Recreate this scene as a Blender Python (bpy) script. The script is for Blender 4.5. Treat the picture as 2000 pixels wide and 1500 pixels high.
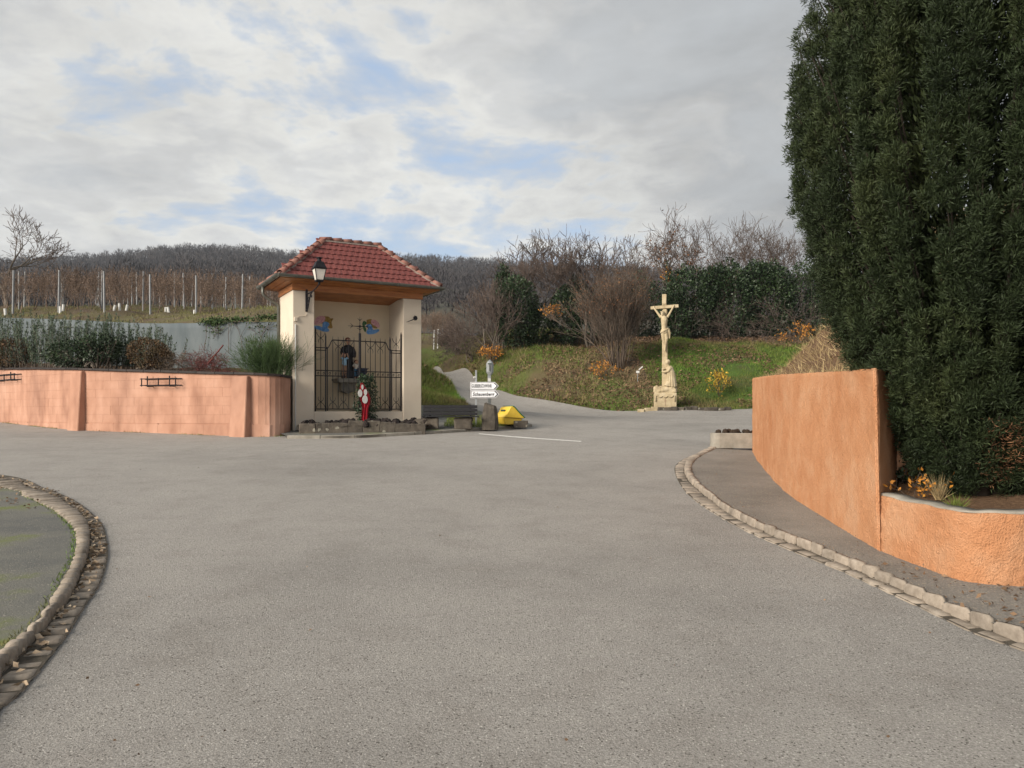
import bpy, bmesh, math, random
import numpy as np
from mathutils import Vector, Matrix, noise
from mathutils.geometry import delaunay_2d_cdt
R = math.radians
random.seed(7); rng = np.random.default_rng(7)
for o in list(bpy.data.objects): bpy.data.objects.remove(o)
scene = bpy.context.scene; col = scene.collection

# ------------------------------------------------------------------ camera
F = 1500.0; HOR = 805.0; EYE = 1.6
cam = bpy.data.cameras.new('camera'); camo = bpy.data.objects.new('camera', cam); col.objects.link(camo)
camo.location = (0, 0, EYE); camo.rotation_euler = (R(90), 0, 0)
cam.sensor_width = 36; cam.lens = 36 * F / 2000; cam.shift_y = (HOR - 750) / 2000
cam.clip_start = 0.1; cam.clip_end = 6000
scene.camera = camo

# ------------------------------------------------------------------ sky and sun
SUN_EL = R(24); SUN_DIR = Vector((-0.76, -0.65, 0)).normalized()      # horizontal direction towards the sun
world = bpy.data.worlds.new('World'); scene.world = world; world.use_nodes = True
nt = world.node_tree; nt.nodes.clear()
def N(t, **kw):
    n = nt.nodes.new(t)
    for k, v in kw.items(): setattr(n, k, v)
    return n
def L(a, b): nt.links.new(a, b)
def mth(op, a, b=None, c=None):
    n = N('ShaderNodeMath', operation=op)
    for i, x in enumerate((a, b, c)):
        if x is None: continue
        if isinstance(x, (int, float)): n.inputs[i].default_value = x
        else: L(x, n.inputs[i])
    return n.outputs[0]
def ramp(fac, stops):
    n = N('ShaderNodeValToRGB'); e = n.color_ramp.elements
    while len(e) < len(stops): e.new(0.5)
    for el, (p, c) in zip(e, stops):
        el.position = p; el.color = (c[0], c[1], c[2], 1) if hasattr(c, '__len__') else (c, c, c, 1)
    L(fac, n.inputs[0]); return n.outputs[0]
sky = N('ShaderNodeTexSky', sky_type='NISHITA'); sky.sun_disc = False
sky.sun_elevation = SUN_EL; sky.sun_rotation = math.atan2(SUN_DIR.x, SUN_DIR.y)
sky.altitude = 300; sky.dust_density = 1.5
tc = N('ShaderNodeTexCoord'); sep = N('ShaderNodeSeparateXYZ'); L(tc.outputs['Generated'], sep.inputs[0])
zz = mth('MAXIMUM', sep.outputs[2], 0.0)
den = mth('ADD', zz, 0.16)
cx = mth('DIVIDE', sep.outputs[0], den); cy = mth('DIVIDE', sep.outputs[1], den)
cmb = N('ShaderNodeCombineXYZ'); L(cx, cmb.inputs[0]); L(cy, cmb.inputs[1])
def wnoise(scale, detail, rough, off, dist=0.0):
    mp = N('ShaderNodeMapping'); mp.inputs['Location'].default_value = off; L(cmb.outputs[0], mp.inputs[0])
    n = N('ShaderNodeTexNoise'); n.inputs['Scale'].default_value = scale; n.inputs['Detail'].default_value = detail
    n.inputs['Roughness'].default_value = rough; n.inputs['Distortion'].default_value = dist
    L(mp.outputs[0], n.inputs[0]); return n.outputs[0]
SKY_OFF = (11.3, 7.4, 0.0)
n_big = wnoise(0.55, 2, 0.5, SKY_OFF)
n_mid = wnoise(1.7, 9, 0.60, (0.4, 5.2, 0.0), 0.35)
n_fin = wnoise(6.0, 7, 0.62, (7.0, 2.2, 0.0), 0.3)
# cover grows towards +X: a broken field on the left, closed stratus on the right
grad = mth('MULTIPLY', mth('MINIMUM', mth('MAXIMUM', cx, -0.55), 1.6), 0.15)
dens = mth('ADD', mth('ADD', mth('MULTIPLY', n_big, 0.50), mth('MULTIPLY', n_mid, 0.55)), grad)
dens = mth('ADD', dens, mth('MULTIPLY', mth('SUBTRACT', n_fin, 0.5), 0.22))
dens = mth('ADD', dens, mth('MULTIPLY', mth('MAXIMUM', mth('SUBTRACT', zz, 0.30), 0.0), 0.42))      # the deck closes overhead
mask = ramp(dens, [(0.40, 0.0), (0.50, 0.85), (0.58, 1.0)])
# thick parts are grey, thin edges take the light
ccol = ramp(dens, [(0.42, (2.95, 3.0, 3.05)), (0.495, (3.55, 3.43, 3.12)), (0.555, (2.6, 2.6, 2.55)), (0.64, (1.92, 1.98, 2.02)), (0.9, (1.68, 1.79, 1.88))])
mul = N('ShaderNodeMix', data_type='RGBA', blend_type='MULTIPLY'); mul.inputs['Factor'].default_value = 1.0
L(ccol, mul.inputs['A'])
var = ramp(n_mid, [(0.33, 0.74), (0.67, 1.22)]); L(var, mul.inputs['B'])
skyc = N('ShaderNodeMix', data_type='RGBA', blend_type='MIX'); L(sky.outputs[0], skyc.inputs['A'])
skyc.inputs['Factor'].default_value = 0.78; skyc.inputs['B'].default_value = (1.85, 2.32, 3.0, 1)      # thin high veil over the blue
mix = N('ShaderNodeMix', data_type='RGBA', blend_type='MIX')
L(mask, mix.inputs['Factor']); L(skyc.outputs['Result'], mix.inputs['A']); L(mul.outputs['Result'], mix.inputs['B'])
# towards the horizon everything melts into pale haze
hz = ramp(zz, [(0.0, 0.8), (0.22, 0.0)])
mix2 = N('ShaderNodeMix', data_type='RGBA', blend_type='MIX'); L(hz, mix2.inputs['Factor'])
L(mix.outputs['Result'], mix2.inputs['A']); mix2.inputs['B'].default_value = (2.45, 2.52, 2.62, 1)
bg = N('ShaderNodeBackground'); bg.inputs['Strength'].default_value = 0.098
L(mix2.outputs['Result'], bg.inputs['Color'])
wo = N('ShaderNodeOutputWorld'); L(bg.outputs[0], wo.inputs[0])

sl = bpy.data.lights.new('sun', 'SUN'); so = bpy.data.objects.new('sun', sl); col.objects.link(so)
sl.energy = 2.1; sl.angle = R(30); sl.color = (1.0, 0.90, 0.77)
sd = Vector((SUN_DIR.x * math.cos(SUN_EL), SUN_DIR.y * math.cos(SUN_EL), math.sin(SUN_EL)))
so.rotation_euler = (-sd).to_track_quat('-Z', 'Y').to_euler(); so.location = (-20, -10, 20)
vs = scene.view_settings; vs.view_transform = 'Standard'; vs.look = 'None'; vs.gamma = 1.0
vs.use_curve_mapping = False; vs.exposure = 1.36

# ------------------------------------------------------------------ materials
def mat(name, stops, scale=4.0, detail=5, rough=0.85, bump=0.0, bscale=None, island=0.0, metallic=0.0, spec=0.3,
        speck=None, rand=0.0, bdist=0.02, big=None, big2=None, trans=0.0, stretch=None):
    """procedural surface: noise over `stops`, optional speckles, per-island / per-object value change, fine bump"""
    m = bpy.data.materials.new(name); m.use_nodes = True
    t = m.node_tree; t.nodes.clear()
    def n(ty, **kw):
        x = t.nodes.new(ty)
        for k, v in kw.items(): setattr(x, k, v)
        return x
    l = t.links.new
    out = n('ShaderNodeOutputMaterial'); p = n('ShaderNodeBsdfPrincipled'); l(p.outputs[0], out.inputs[0])
    p.inputs['Roughness'].default_value = rough; p.inputs['Metallic'].default_value = metallic
    p.inputs['Specular IOR Level'].default_value = spec
    geo = n('ShaderNodeNewGeometry')
    mp = n('ShaderNodeMapping'); l(geo.outputs['Position'], mp.inputs[0])
    if stretch: mp.inputs['Scale'].default_value = stretch
    def noi(sc, de=detail, ro=0.6):
        x = n('ShaderNodeTexNoise'); x.inputs['Scale'].default_value = sc; x.inputs['Detail'].default_value = de
        x.inputs['Roughness'].default_value = ro; l(mp.outputs[0], x.inputs[0]); return x.outputs[0]
    def rp(f, st):
        x = n('ShaderNodeValToRGB'); e = x.color_ramp.elements
        while len(e) < len(st): e.new(0.5)
        for el, (po, c) in zip(e, st): el.position = po; el.color = (*c, 1)
        l(f, x.inputs[0]); return x.outputs[0]
    def mulc(a, b, fac=1.0, bt='MULTIPLY'):
        x = n('ShaderNodeMix', data_type='RGBA', blend_type=bt); x.inputs['Factor'].default_value = fac
        l(a, x.inputs['A']); l(b, x.inputs['B']); return x.outputs['Result']
    if len(stops) == 1: stops = [(0.3, tuple(c * 0.9 for c in stops[0])), (0.7, tuple(min(1, c * 1.1) for c in stops[0]))]
    c = rp(noi(scale), stops)
    if big:                                   # large-scale patches: (scale, [(pos, colour multiplier)...])
        c = mulc(c, rp(noi(big[0], 3), [(a, (b, b, b) if not hasattr(b, '__len__') else b) for a, b in big[1]]))
    if big2: c = mulc(c, rp(noi(big2[0], 4), big2[1]))
    if speck:                                 # (scale, amount-threshold, colour)
        for sc, th, cc in speck:
            vv = n('ShaderNodeTexVoronoi'); vv.inputs['Scale'].default_value = sc; l(mp.outputs[0], vv.inputs[0])
            s2 = n('ShaderNodeSeparateColor'); l(vv.outputs['Color'], s2.inputs[0])
            g = n('ShaderNodeMath', operation='GREATER_THAN'); l(s2.outputs[0], g.inputs[0]); g.inputs[1].default_value = th
            x = n('ShaderNodeMix', data_type='RGBA'); l(g.outputs[0], x.inputs['Factor']); l(c, x.inputs['A'])
            x.inputs['B'].default_value = (*cc, 1); c = x.outputs['Result']
    if island:
        c = mulc(c, rp(geo.outputs['Random Per Island'], [(0, (1 - island,) * 3), (1, (1 + island,) * 3)]))
    if rand:
        oi = n('ShaderNodeObjectInfo')
        c = mulc(c, rp(oi.outputs['Random'], [(0, (1 - rand,) * 3), (1, (1 + rand, 1 + rand * 0.9, 1 + rand * 0.8))]))
    l(c, p.inputs['Base Color'])
    if trans: p.inputs['Transmission Weight'].default_value = trans
    if bump:
        b = n('ShaderNodeBump'); b.inputs['Strength'].default_value = bump; b.inputs['Distance'].default_value = bdist
        l(noi(bscale or scale * 4, 4, 0.65), b.inputs['Height']); l(b.outputs[0], p.inputs['Normal'])
    return m
def flat(name, c, rough=0.7, metallic=0.0, spec=0.3, rand=0.0, bump=0.15, bscale=25):
    return mat(name, [c], scale=7, rough=rough, metallic=metallic, spec=spec, rand=rand, bump=bump, bscale=bscale, bdist=0.01)

M = {}
M['asphalt'] = mat('asphalt', [(0.32, (0.205, 0.194, 0.178)), (0.5, (0.312, 0.296, 0.275)), (0.68, (0.415, 0.396, 0.371))], scale=85, detail=6, rough=0.88,
                   bump=1.0, bscale=110, bdist=0.012, big=(0.35, [(0.3, 0.82), (0.5, 1.0), (0.72, 1.07)]), big2=(2.3, [(0.30, (0.90, 0.89, 0.88)), (0.5, (1, 1, 1)), (0.74, (1.05, 1.05, 1.04))]),
                   speck=[(150, 0.985, (0.55, 0.53, 0.49)), (120, 0.972, (0.11, 0.10, 0.09))], spec=0.25)
M['pavement'] = mat('pavement', [(0.3, (0.155, 0.142, 0.125)), (0.7, (0.275, 0.254, 0.226))], scale=60, detail=8, rough=0.9, bump=0.9, bscale=70,
                    bdist=0.012, big=(0.9, [(0.3, 0.75), (0.7, 1.2)]), speck=[(90, 0.965, (0.34, 0.30, 0.23))])
M['mossy'] = mat('mossy_asphalt', [(0.40, (0.11, 0.112, 0.106)), (0.54, (0.15, 0.148, 0.13)), (0.66, (0.14, 0.165, 0.045))], scale=0.9, detail=9, rough=0.9,
                 bump=0.8, bscale=70, bdist=0.012, speck=[(110, 0.97, (0.25, 0.23, 0.2))])
M['cobble'] = mat('cobble', [(0.3, (0.20, 0.168, 0.135)), (0.7, (0.34, 0.295, 0.245))], scale=14, rough=0.85, bump=0.6, bscale=40, rand=0.16, bdist=0.01)
M['joint'] = mat('joint_sand', [(0.3, (0.05, 0.043, 0.034)), (0.7, (0.11, 0.094, 0.072))], scale=30, rough=0.95, bump=0.6, bscale=80, bdist=0.01)
M['white_paint'] = mat('road_paint', [(0.34, (0.42, 0.40, 0.37)), (0.5, (0.72, 0.71, 0.68))], scale=24, rough=0.75, bump=0.5, bscale=80, bdist=0.006)
M['orange'] = mat('orange_roughcast', [(0.3, (0.58, 0.265, 0.125)), (0.5, (0.645, 0.32, 0.165)), (0.72, (0.70, 0.40, 0.235))], scale=3.2, detail=12, rough=0.92,
                  bump=1.0, bscale=75, bdist=0.035, stretch=(1, 1, 0.8), big=(0.7, [(0.3, (0.92, 0.86, 0.82)), (0.7, (1.05, 1.08, 1.1))]), spec=0.15)
M['salmon'] = mat('salmon_paint', [(0.3, (0.34, 0.178, 0.120)), (0.52, (0.445, 0.250, 0.175)), (0.74, (0.53, 0.32, 0.235))], scale=1.6, detail=9, rough=0.9,
                  bump=0.5, bscale=45, bdist=0.012, stretch=(1, 1, 0.5), rand=0.012, spec=0.15, big=(0.8, [(0.32, (0.80, 0.80, 0.82)), (0.5, (1.0, 1.0, 1.0)), (0.7, (1.08, 1.1, 1.12))]))
M['cream'] = mat('cream_render', [(0.3, (0.58, 0.50, 0.40)), (0.7, (0.65, 0.57, 0.465))], scale=1.5, rough=0.92, bump=0.25, bscale=120, bdist=0.006, spec=0.15)
M['cream_in'] = mat('cream_interior', [(0.3, (0.62, 0.52, 0.37)), (0.7, (0.70, 0.60, 0.44))], scale=1.5, rough=0.92, bump=0.2, bscale=120, bdist=0.006, spec=0.15)
M['bluewall'] = mat('blue_grey_wall', [(0.3, (0.088, 0.108, 0.118)), (0.7, (0.145, 0.166, 0.175))], scale=1.1, rough=0.9, bump=0.3, bscale=20, stretch=(1, 1, 0.4))
M['concrete'] = mat('concrete', [(0.3, (0.20, 0.185, 0.155)), (0.7, (0.34, 0.315, 0.27))], scale=5, rough=0.92, bump=0.5, bscale=40)
M['coping'] = mat('dark_coping', [(0.3, (0.014, 0.011, 0.010)), (0.7, (0.035, 0.026, 0.023))], scale=6, rough=0.6, rand=0.3)
M['tile'] = mat('clay_tile', [(0.3, (0.150, 0.042, 0.038)), (0.7, (0.205, 0.066, 0.058))], scale=9, rough=0.75, bump=0.3, bscale=60, rand=0.07, bdist=0.006)
M['ridge'] = mat('ridge_tile', [(0.3, (0.22, 0.10, 0.078)), (0.7, (0.32, 0.16, 0.125))], scale=9, rough=0.8, bump=0.3, bscale=50, rand=0.12, bdist=0.006)
M['mortar'] = mat('pale_mortar', [(0.3, (0.22, 0.17, 0.145)), (0.7, (0.33, 0.27, 0.235))], scale=20, rough=0.95, bump=0.6, bscale=60)
M['wood'] = mat('varnished_wood', [(0.3, (0.25, 0.085, 0.025)), (0.55, (0.38, 0.15, 0.047)), (0.75, (0.44, 0.19, 0.07))], scale=3.0, detail=7, rough=0.55, bump=0.15,
                bscale=30, stretch=(1.0, 1.0, 9.0), spec=0.4)
M['zinc'] = mat('zinc', [(0.3, (0.12, 0.125, 0.11)), (0.7, (0.19, 0.195, 0.175))], scale=5, rough=0.45, metallic=0.55, bump=0.1, bscale=30)
M['iron'] = mat('black_iron', [(0.3, (0.010, 0.010, 0.013)), (0.7, (0.024, 0.023, 0.027))], scale=20, rough=0.6, metallic=0.0, spec=0.15, bump=0.2, bscale=60, bdist=0.004)
M['steel'] = mat('galvanised', [(0.3, (0.26, 0.28, 0.29)), (0.7, (0.38, 0.40, 0.41))], scale=12, rough=0.5, metallic=0.5, bump=0.1, bscale=40)
M['stake'] = mat('weathered_post', [(0.3, (0.23, 0.24, 0.25)), (0.7, (0.34, 0.35, 0.36))], scale=9, rough=0.8, bump=0.3, bscale=40, rand=0.15)
M['limestone'] = mat('yellow_stone', [(0.3, (0.33, 0.26, 0.155)), (0.55, (0.48, 0.395, 0.255)), (0.75, (0.56, 0.48, 0.345))], scale=3.2, detail=8, rough=0.9, bump=0.45, bscale=30,
                     bdist=0.02)
M['darkstone'] = mat('dark_sandstone', [(0.3, (0.050, 0.043, 0.036)), (0.6, (0.100, 0.087, 0.071)), (0.8, (0.16, 0.145, 0.118))], scale=5, detail=8, rough=0.92, bump=0.7,
                     bscale=22, rand=0.22, speck=[(16, 0.985, (0.24, 0.23, 0.19))])
M['lava'] = mat('lava_rock', [(0.3, (0.010, 0.008, 0.008)), (0.7, (0.035, 0.027, 0.025))], scale=25, rough=0.95, bump=0.8, bscale=50, rand=0.3)
M['soil'] = mat('dark_soil', [(0.3, (0.020, 0.014, 0.010)), (0.7, (0.060, 0.042, 0.028))], scale=15, rough=0.95, bump=0.9, bscale=40)
M['mulch'] = mat('mulch', [(0.3, (0.07, 0.038, 0.020)), (0.55, (0.14, 0.082, 0.045)), (0.75, (0.23, 0.15, 0.085))], scale=35, detail=8, rough=0.95, bump=0.9, bscale=60)
M['grass_ground'] = mat('bank_ground', [(0.36, (0.105, 0.078, 0.050)), (0.48, (0.13, 0.105, 0.05)), (0.60, (0.105, 0.125, 0.033)), (0.75, (0.12, 0.15, 0.036))], scale=0.33,
                        detail=10, rough=0.95, bump=0.9, bscale=14, bdist=0.08)
M['lawn_ground'] = mat('lawn_ground', [(0.3, (0.085, 0.085, 0.03)), (0.5, (0.06, 0.105, 0.018)), (0.75, (0.085, 0.15, 0.022))], scale=0.8, detail=9, rough=0.95, bump=0.9, bscale=16,
                       bdist=0.06)
M['grass'] = mat('grass_blades', [(0.35, (0.16, 0.13, 0.055)), (0.47, (0.12, 0.15, 0.03)), (0.62, (0.10, 0.19, 0.022)), (0.8, (0.17, 0.25, 0.03))], scale=0.35, detail=6, rough=0.8,
                 island=0.3)
M['strawgrass'] = mat('straw_grass', [(0.35, (0.17, 0.13, 0.065)), (0.5, (0.15, 0.14, 0.05)), (0.65, (0.155, 0.175, 0.045))], scale=.9, detail=6, rough=0.85, island=0.35)
M['drygrass'] = mat('dry_grass', [(0.3, (0.20, 0.14, 0.07)), (0.5, (0.33, 0.25, 0.13)), (0.75, (0.40, 0.32, 0.18))], scale=1.4, rough=0.9, island=0.35)
M['litter'] = mat('leaf_litter', [(0.3, (0.085, 0.05, 0.03)), (0.5, (0.16, 0.10, 0.06)), (0.75, (0.27, 0.18, 0.11))], scale=2.0, rough=0.9, island=0.45)
M['paleleaf'] = mat('pale_fallen_leaf', [(0.3, (0.20, 0.135, 0.085)), (0.55, (0.37, 0.29, 0.205)), (0.75, (0.48, 0.41, 0.31))], scale=9, rough=0.85, island=0.3)
M['yew'] = mat('yew_needles', [(0.3, (0.016, 0.025, 0.011)), (0.5, (0.028, 0.041, 0.017)), (0.72, (0.050, 0.063, 0.024))], scale=1.5, detail=5, rough=0.65, island=0.4, spec=0.2)
M['ivy'] = mat('dark_evergreen', [(0.3, (0.014, 0.028, 0.011)), (0.55, (0.026, 0.048, 0.018)), (0.75, (0.045, 0.070, 0.026))], scale=0.8, rough=0.5, island=0.5, spec=0.4)
M['wreath'] = mat('wreath_leaf', [(0.3, (0.016, 0.036, 0.016)), (0.7, (0.05, 0.09, 0.045))], scale=6, rough=0.5, island=0.5, spec=0.4)
M['rosemary'] = mat('grey_green_leaf', [(0.3, (0.048, 0.075, 0.048)), (0.55, (0.085, 0.122, 0.078)), (0.75, (0.13, 0.17, 0.105))], scale=1.4, rough=0.7, island=0.35)
M['broom'] = mat('green_twig', [(0.3, (0.030, 0.060, 0.018)), (0.7, (0.070, 0.115, 0.038))], scale=3, rough=0.7, island=0.35)
M['redleaf'] = mat('bronze_leaf', [(0.3, (0.05, 0.040, 0.018)), (0.55, (0.10, 0.062, 0.030)), (0.75, (0.15, 0.075, 0.042))], scale=3, rough=0.7, island=0.4)
M['brownleaf'] = mat('brown_leaf', [(0.3, (0.10, 0.048, 0.026)), (0.55, (0.17, 0.082, 0.042)), (0.75, (0.24, 0.14, 0.06))], scale=1.2, rough=0.8, island=0.4)
M['yellowleaf'] = mat('yellow_leaf', [(0.3, (0.42, 0.24, 0.022)), (0.7, (0.60, 0.42, 0.06))], scale=3, rough=0.7, island=0.35)
M['orangeleaf'] = mat('orange_leaf', [(0.3, (0.36, 0.13, 0.022)), (0.7, (0.58, 0.28, 0.045))], scale=3, rough=0.7, island=0.35)
M['bark'] = mat('grey_bark', [(0.3, (0.085, 0.070, 0.056)), (0.7, (0.17, 0.145, 0.12))], scale=6, rough=0.9, bump=0.5, bscale=25)
M['darkbark'] = mat('dark_bark', [(0.3, (0.022, 0.017, 0.013)), (0.7, (0.045, 0.035, 0.027))], scale=8, rough=0.9)
M['twig'] = mat('bare_twig', [(0.3, (0.075, 0.056, 0.048)), (0.7, (0.145, 0.110, 0.092))], scale=2, rough=0.9, island=0.25)
M['browntwig'] = mat('brown_twig', [(0.3, (0.075, 0.058, 0.046)), (0.7, (0.150, 0.115, 0.090))], scale=1.2, rough=0.9, island=0.35)
M['redtwig'] = mat('red_twig', [(0.3, (0.085, 0.022, 0.022)), (0.7, (0.17, 0.055, 0.05))], scale=4, rough=0.8, island=0.3)
M['vine'] = mat('vine_cane', [(0.3, (0.10, 0.070, 0.053)), (0.55, (0.18, 0.128, 0.097)), (0.75, (0.26, 0.20, 0.155))], scale=1.1, rough=0.9, island=0.4)
M['forest'] = mat('bare_forest', [(0.3, (0.032, 0.029, 0.033)), (0.5, (0.052, 0.047, 0.049)), (0.72, (0.078, 0.070, 0.066))], scale=0.02, detail=8, rough=0.95, island=0.28)
M['hill'] = mat('hill_ground', [(0.3, (0.045, 0.045, 0.036)), (0.5, (0.068, 0.066, 0.050)), (0.7, (0.095, 0.098, 0.065))], scale=0.018, detail=10, rough=0.95, bump=0.6, bscale=0.2, bdist=1.0)
M['vineground'] = mat('vineyard_ground', [(0.40, (0.10, 0.072, 0.048)), (0.55, (0.115, 0.10, 0.045)), (0.70, (0.115, 0.125, 0.04))], scale=0.9, detail=9, rough=0.95, bump=0.8, bscale=14, bdist=0.05)
M['white_plastic'] = flat('white_plastic', (0.62, 0.62, 0.60), rough=0.5)
M['sign_white'] = flat('sign_white', (0.80, 0.81, 0.84), rough=0.35, spec=0.5, bump=0.0)
M['sign_black'] = flat('sign_black', (0.012, 0.012, 0.014), rough=0.4)
M['bench'] = mat('black_bench_paint', [(0.3, (0.014, 0.014, 0.016)), (0.7, (0.030, 0.029, 0.032))], scale=12, rough=0.55, bump=0.3, bscale=40, stretch=(1, 8, 8), spec=0.12)
M['yellow'] = mat('yellow_plastic', [(0.3, (0.70, 0.47, 0.045)), (0.7, (0.76, 0.54, 0.07))], scale=5, rough=0.45, spec=0.4, bump=0.1, bscale=60)
M['green'] = flat('green_plastic', (0.012, 0.13, 0.05), rough=0.5)
M['robe'] = flat('black_robe', (0.012, 0.013, 0.016), rough=0.55)
M['skin'] = flat('painted_skin', (0.52, 0.31, 0.21), rough=0.5)
M['hair'] = flat('brown_hair', (0.12, 0.045, 0.028), rough=0.6)
M['shirt'] = flat('pale_blue_cloth', (0.30, 0.50, 0.66), rough=0.6)
M['tan'] = flat('tan_cloth', (0.34, 0.20, 0.13), rough=0.6)
M['navy'] = flat('navy_cloth', (0.022, 0.032, 0.060), rough=0.6)
M['teal'] = flat('teal_cloth', (0.04, 0.14, 0.24), rough=0.6)
M['offwhite'] = flat('offwhite_cloth', (0.55, 0.51, 0.44), rough=0.7)
M['red'] = flat('red_cloth', (0.42, 0.016, 0.030), rough=0.75)
M['fresco_blue'] = mat('fresco_blue', [(0.35, (0.07, 0.20, 0.50)), (0.5, (0.14, 0.33, 0.66)), (0.7, (0.26, 0.46, 0.75))], scale=16, rough=0.9)
M['fresco_pink'] = mat('fresco_pink', [(0.38, (0.42, 0.13, 0.20)), (0.5, (0.66, 0.40, 0.42)), (0.7, (0.72, 0.55, 0.55))], scale=30, rough=0.9, stretch=(1, 1, 2.5))
M['fresco_ochre'] = mat('fresco_ochre', [(0.38, (0.20, 0.13, 0.035)), (0.6, (0.38, 0.26, 0.08))], scale=20, rough=0.9)
M['fresco_green'] = mat('fresco_green', [(0.38, (0.03, 0.11, 0.06)), (0.6, (0.10, 0.18, 0.07))], scale=20, rough=0.9)
M['glass'] = mat('lantern_glass', [(0.70, 0.66, 0.60)], rough=0.25, spec=0.5)
M['bin_dark'] = flat('rubber_dark', (0.03, 0.05, 0.04))

# ------------------------------------------------------------------ helpers
def tag(o, label=None, cat=None, group=None, kind=None):
    if label: o['label'] = label
    if cat: o['category'] = cat
    if group: o['group'] = group
    if kind: o['kind'] = kind
    return o
def place(o, parent=None):
    col.objects.link(o)
    if parent is not None:
        o.parent = parent
        if not parent.get('_local'): o.matrix_parent_inverse = parent.matrix_basis.inverted()
    return o
def empty(name, loc, label=None, cat=None, group=None, rz=0.0, local=False):
    o = bpy.data.objects.new(name, None); o.empty_display_size = 0.2
    o.location = loc; o.rotation_euler = (0, 0, rz); col.objects.link(o)
    o.matrix_basis = Matrix.Translation(Vector(loc)) @ Matrix.Rotation(rz, 4, 'Z')
    if local: o['_local'] = 1
    return tag(o, label, cat, group)
def mesh_np(name, V, Fc, mt, parent=None, smooth=False, recentre=None):
    """V (n,3), Fc (m,3|4) numpy arrays or lists -> linked object"""
    V = np.asarray(V, dtype=np.float64)
    if recentre is None: recentre = parent is None
    loc = np.zeros(3)
    if recentre and len(V):
        lo, hi = V.min(0), V.max(0); loc = np.array([(lo[0] + hi[0]) / 2, (lo[1] + hi[1]) / 2, lo[2]]); V = V - loc
    me = bpy.data.meshes.new(name)
    if isinstance(Fc, np.ndarray):
        k = Fc.shape[1]; m = len(Fc)
        me.vertices.add(len(V)); me.vertices.foreach_set('co', V.astype(np.float32).ravel())
        me.loops.add(m * k); me.loops.foreach_set('vertex_index', Fc.astype(np.int32).ravel())
        me.polygons.add(m); me.polygons.foreach_set('loop_start', np.arange(0, m * k, k, dtype=np.int32))
        me.update(calc_edges=True)
    else:
        me.from_pydata([tuple(v) for v in V], [], [tuple(f) for f in Fc]); me.update()
    me.materials.append(M[mt] if isinstance(mt, str) else mt)
    if smooth: me.polygons.foreach_set('use_smooth', np.ones(len(me.polygons), dtype=bool))
    o = bpy.data.objects.new(name, me); o.location = loc
    return place(o, parent)
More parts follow.
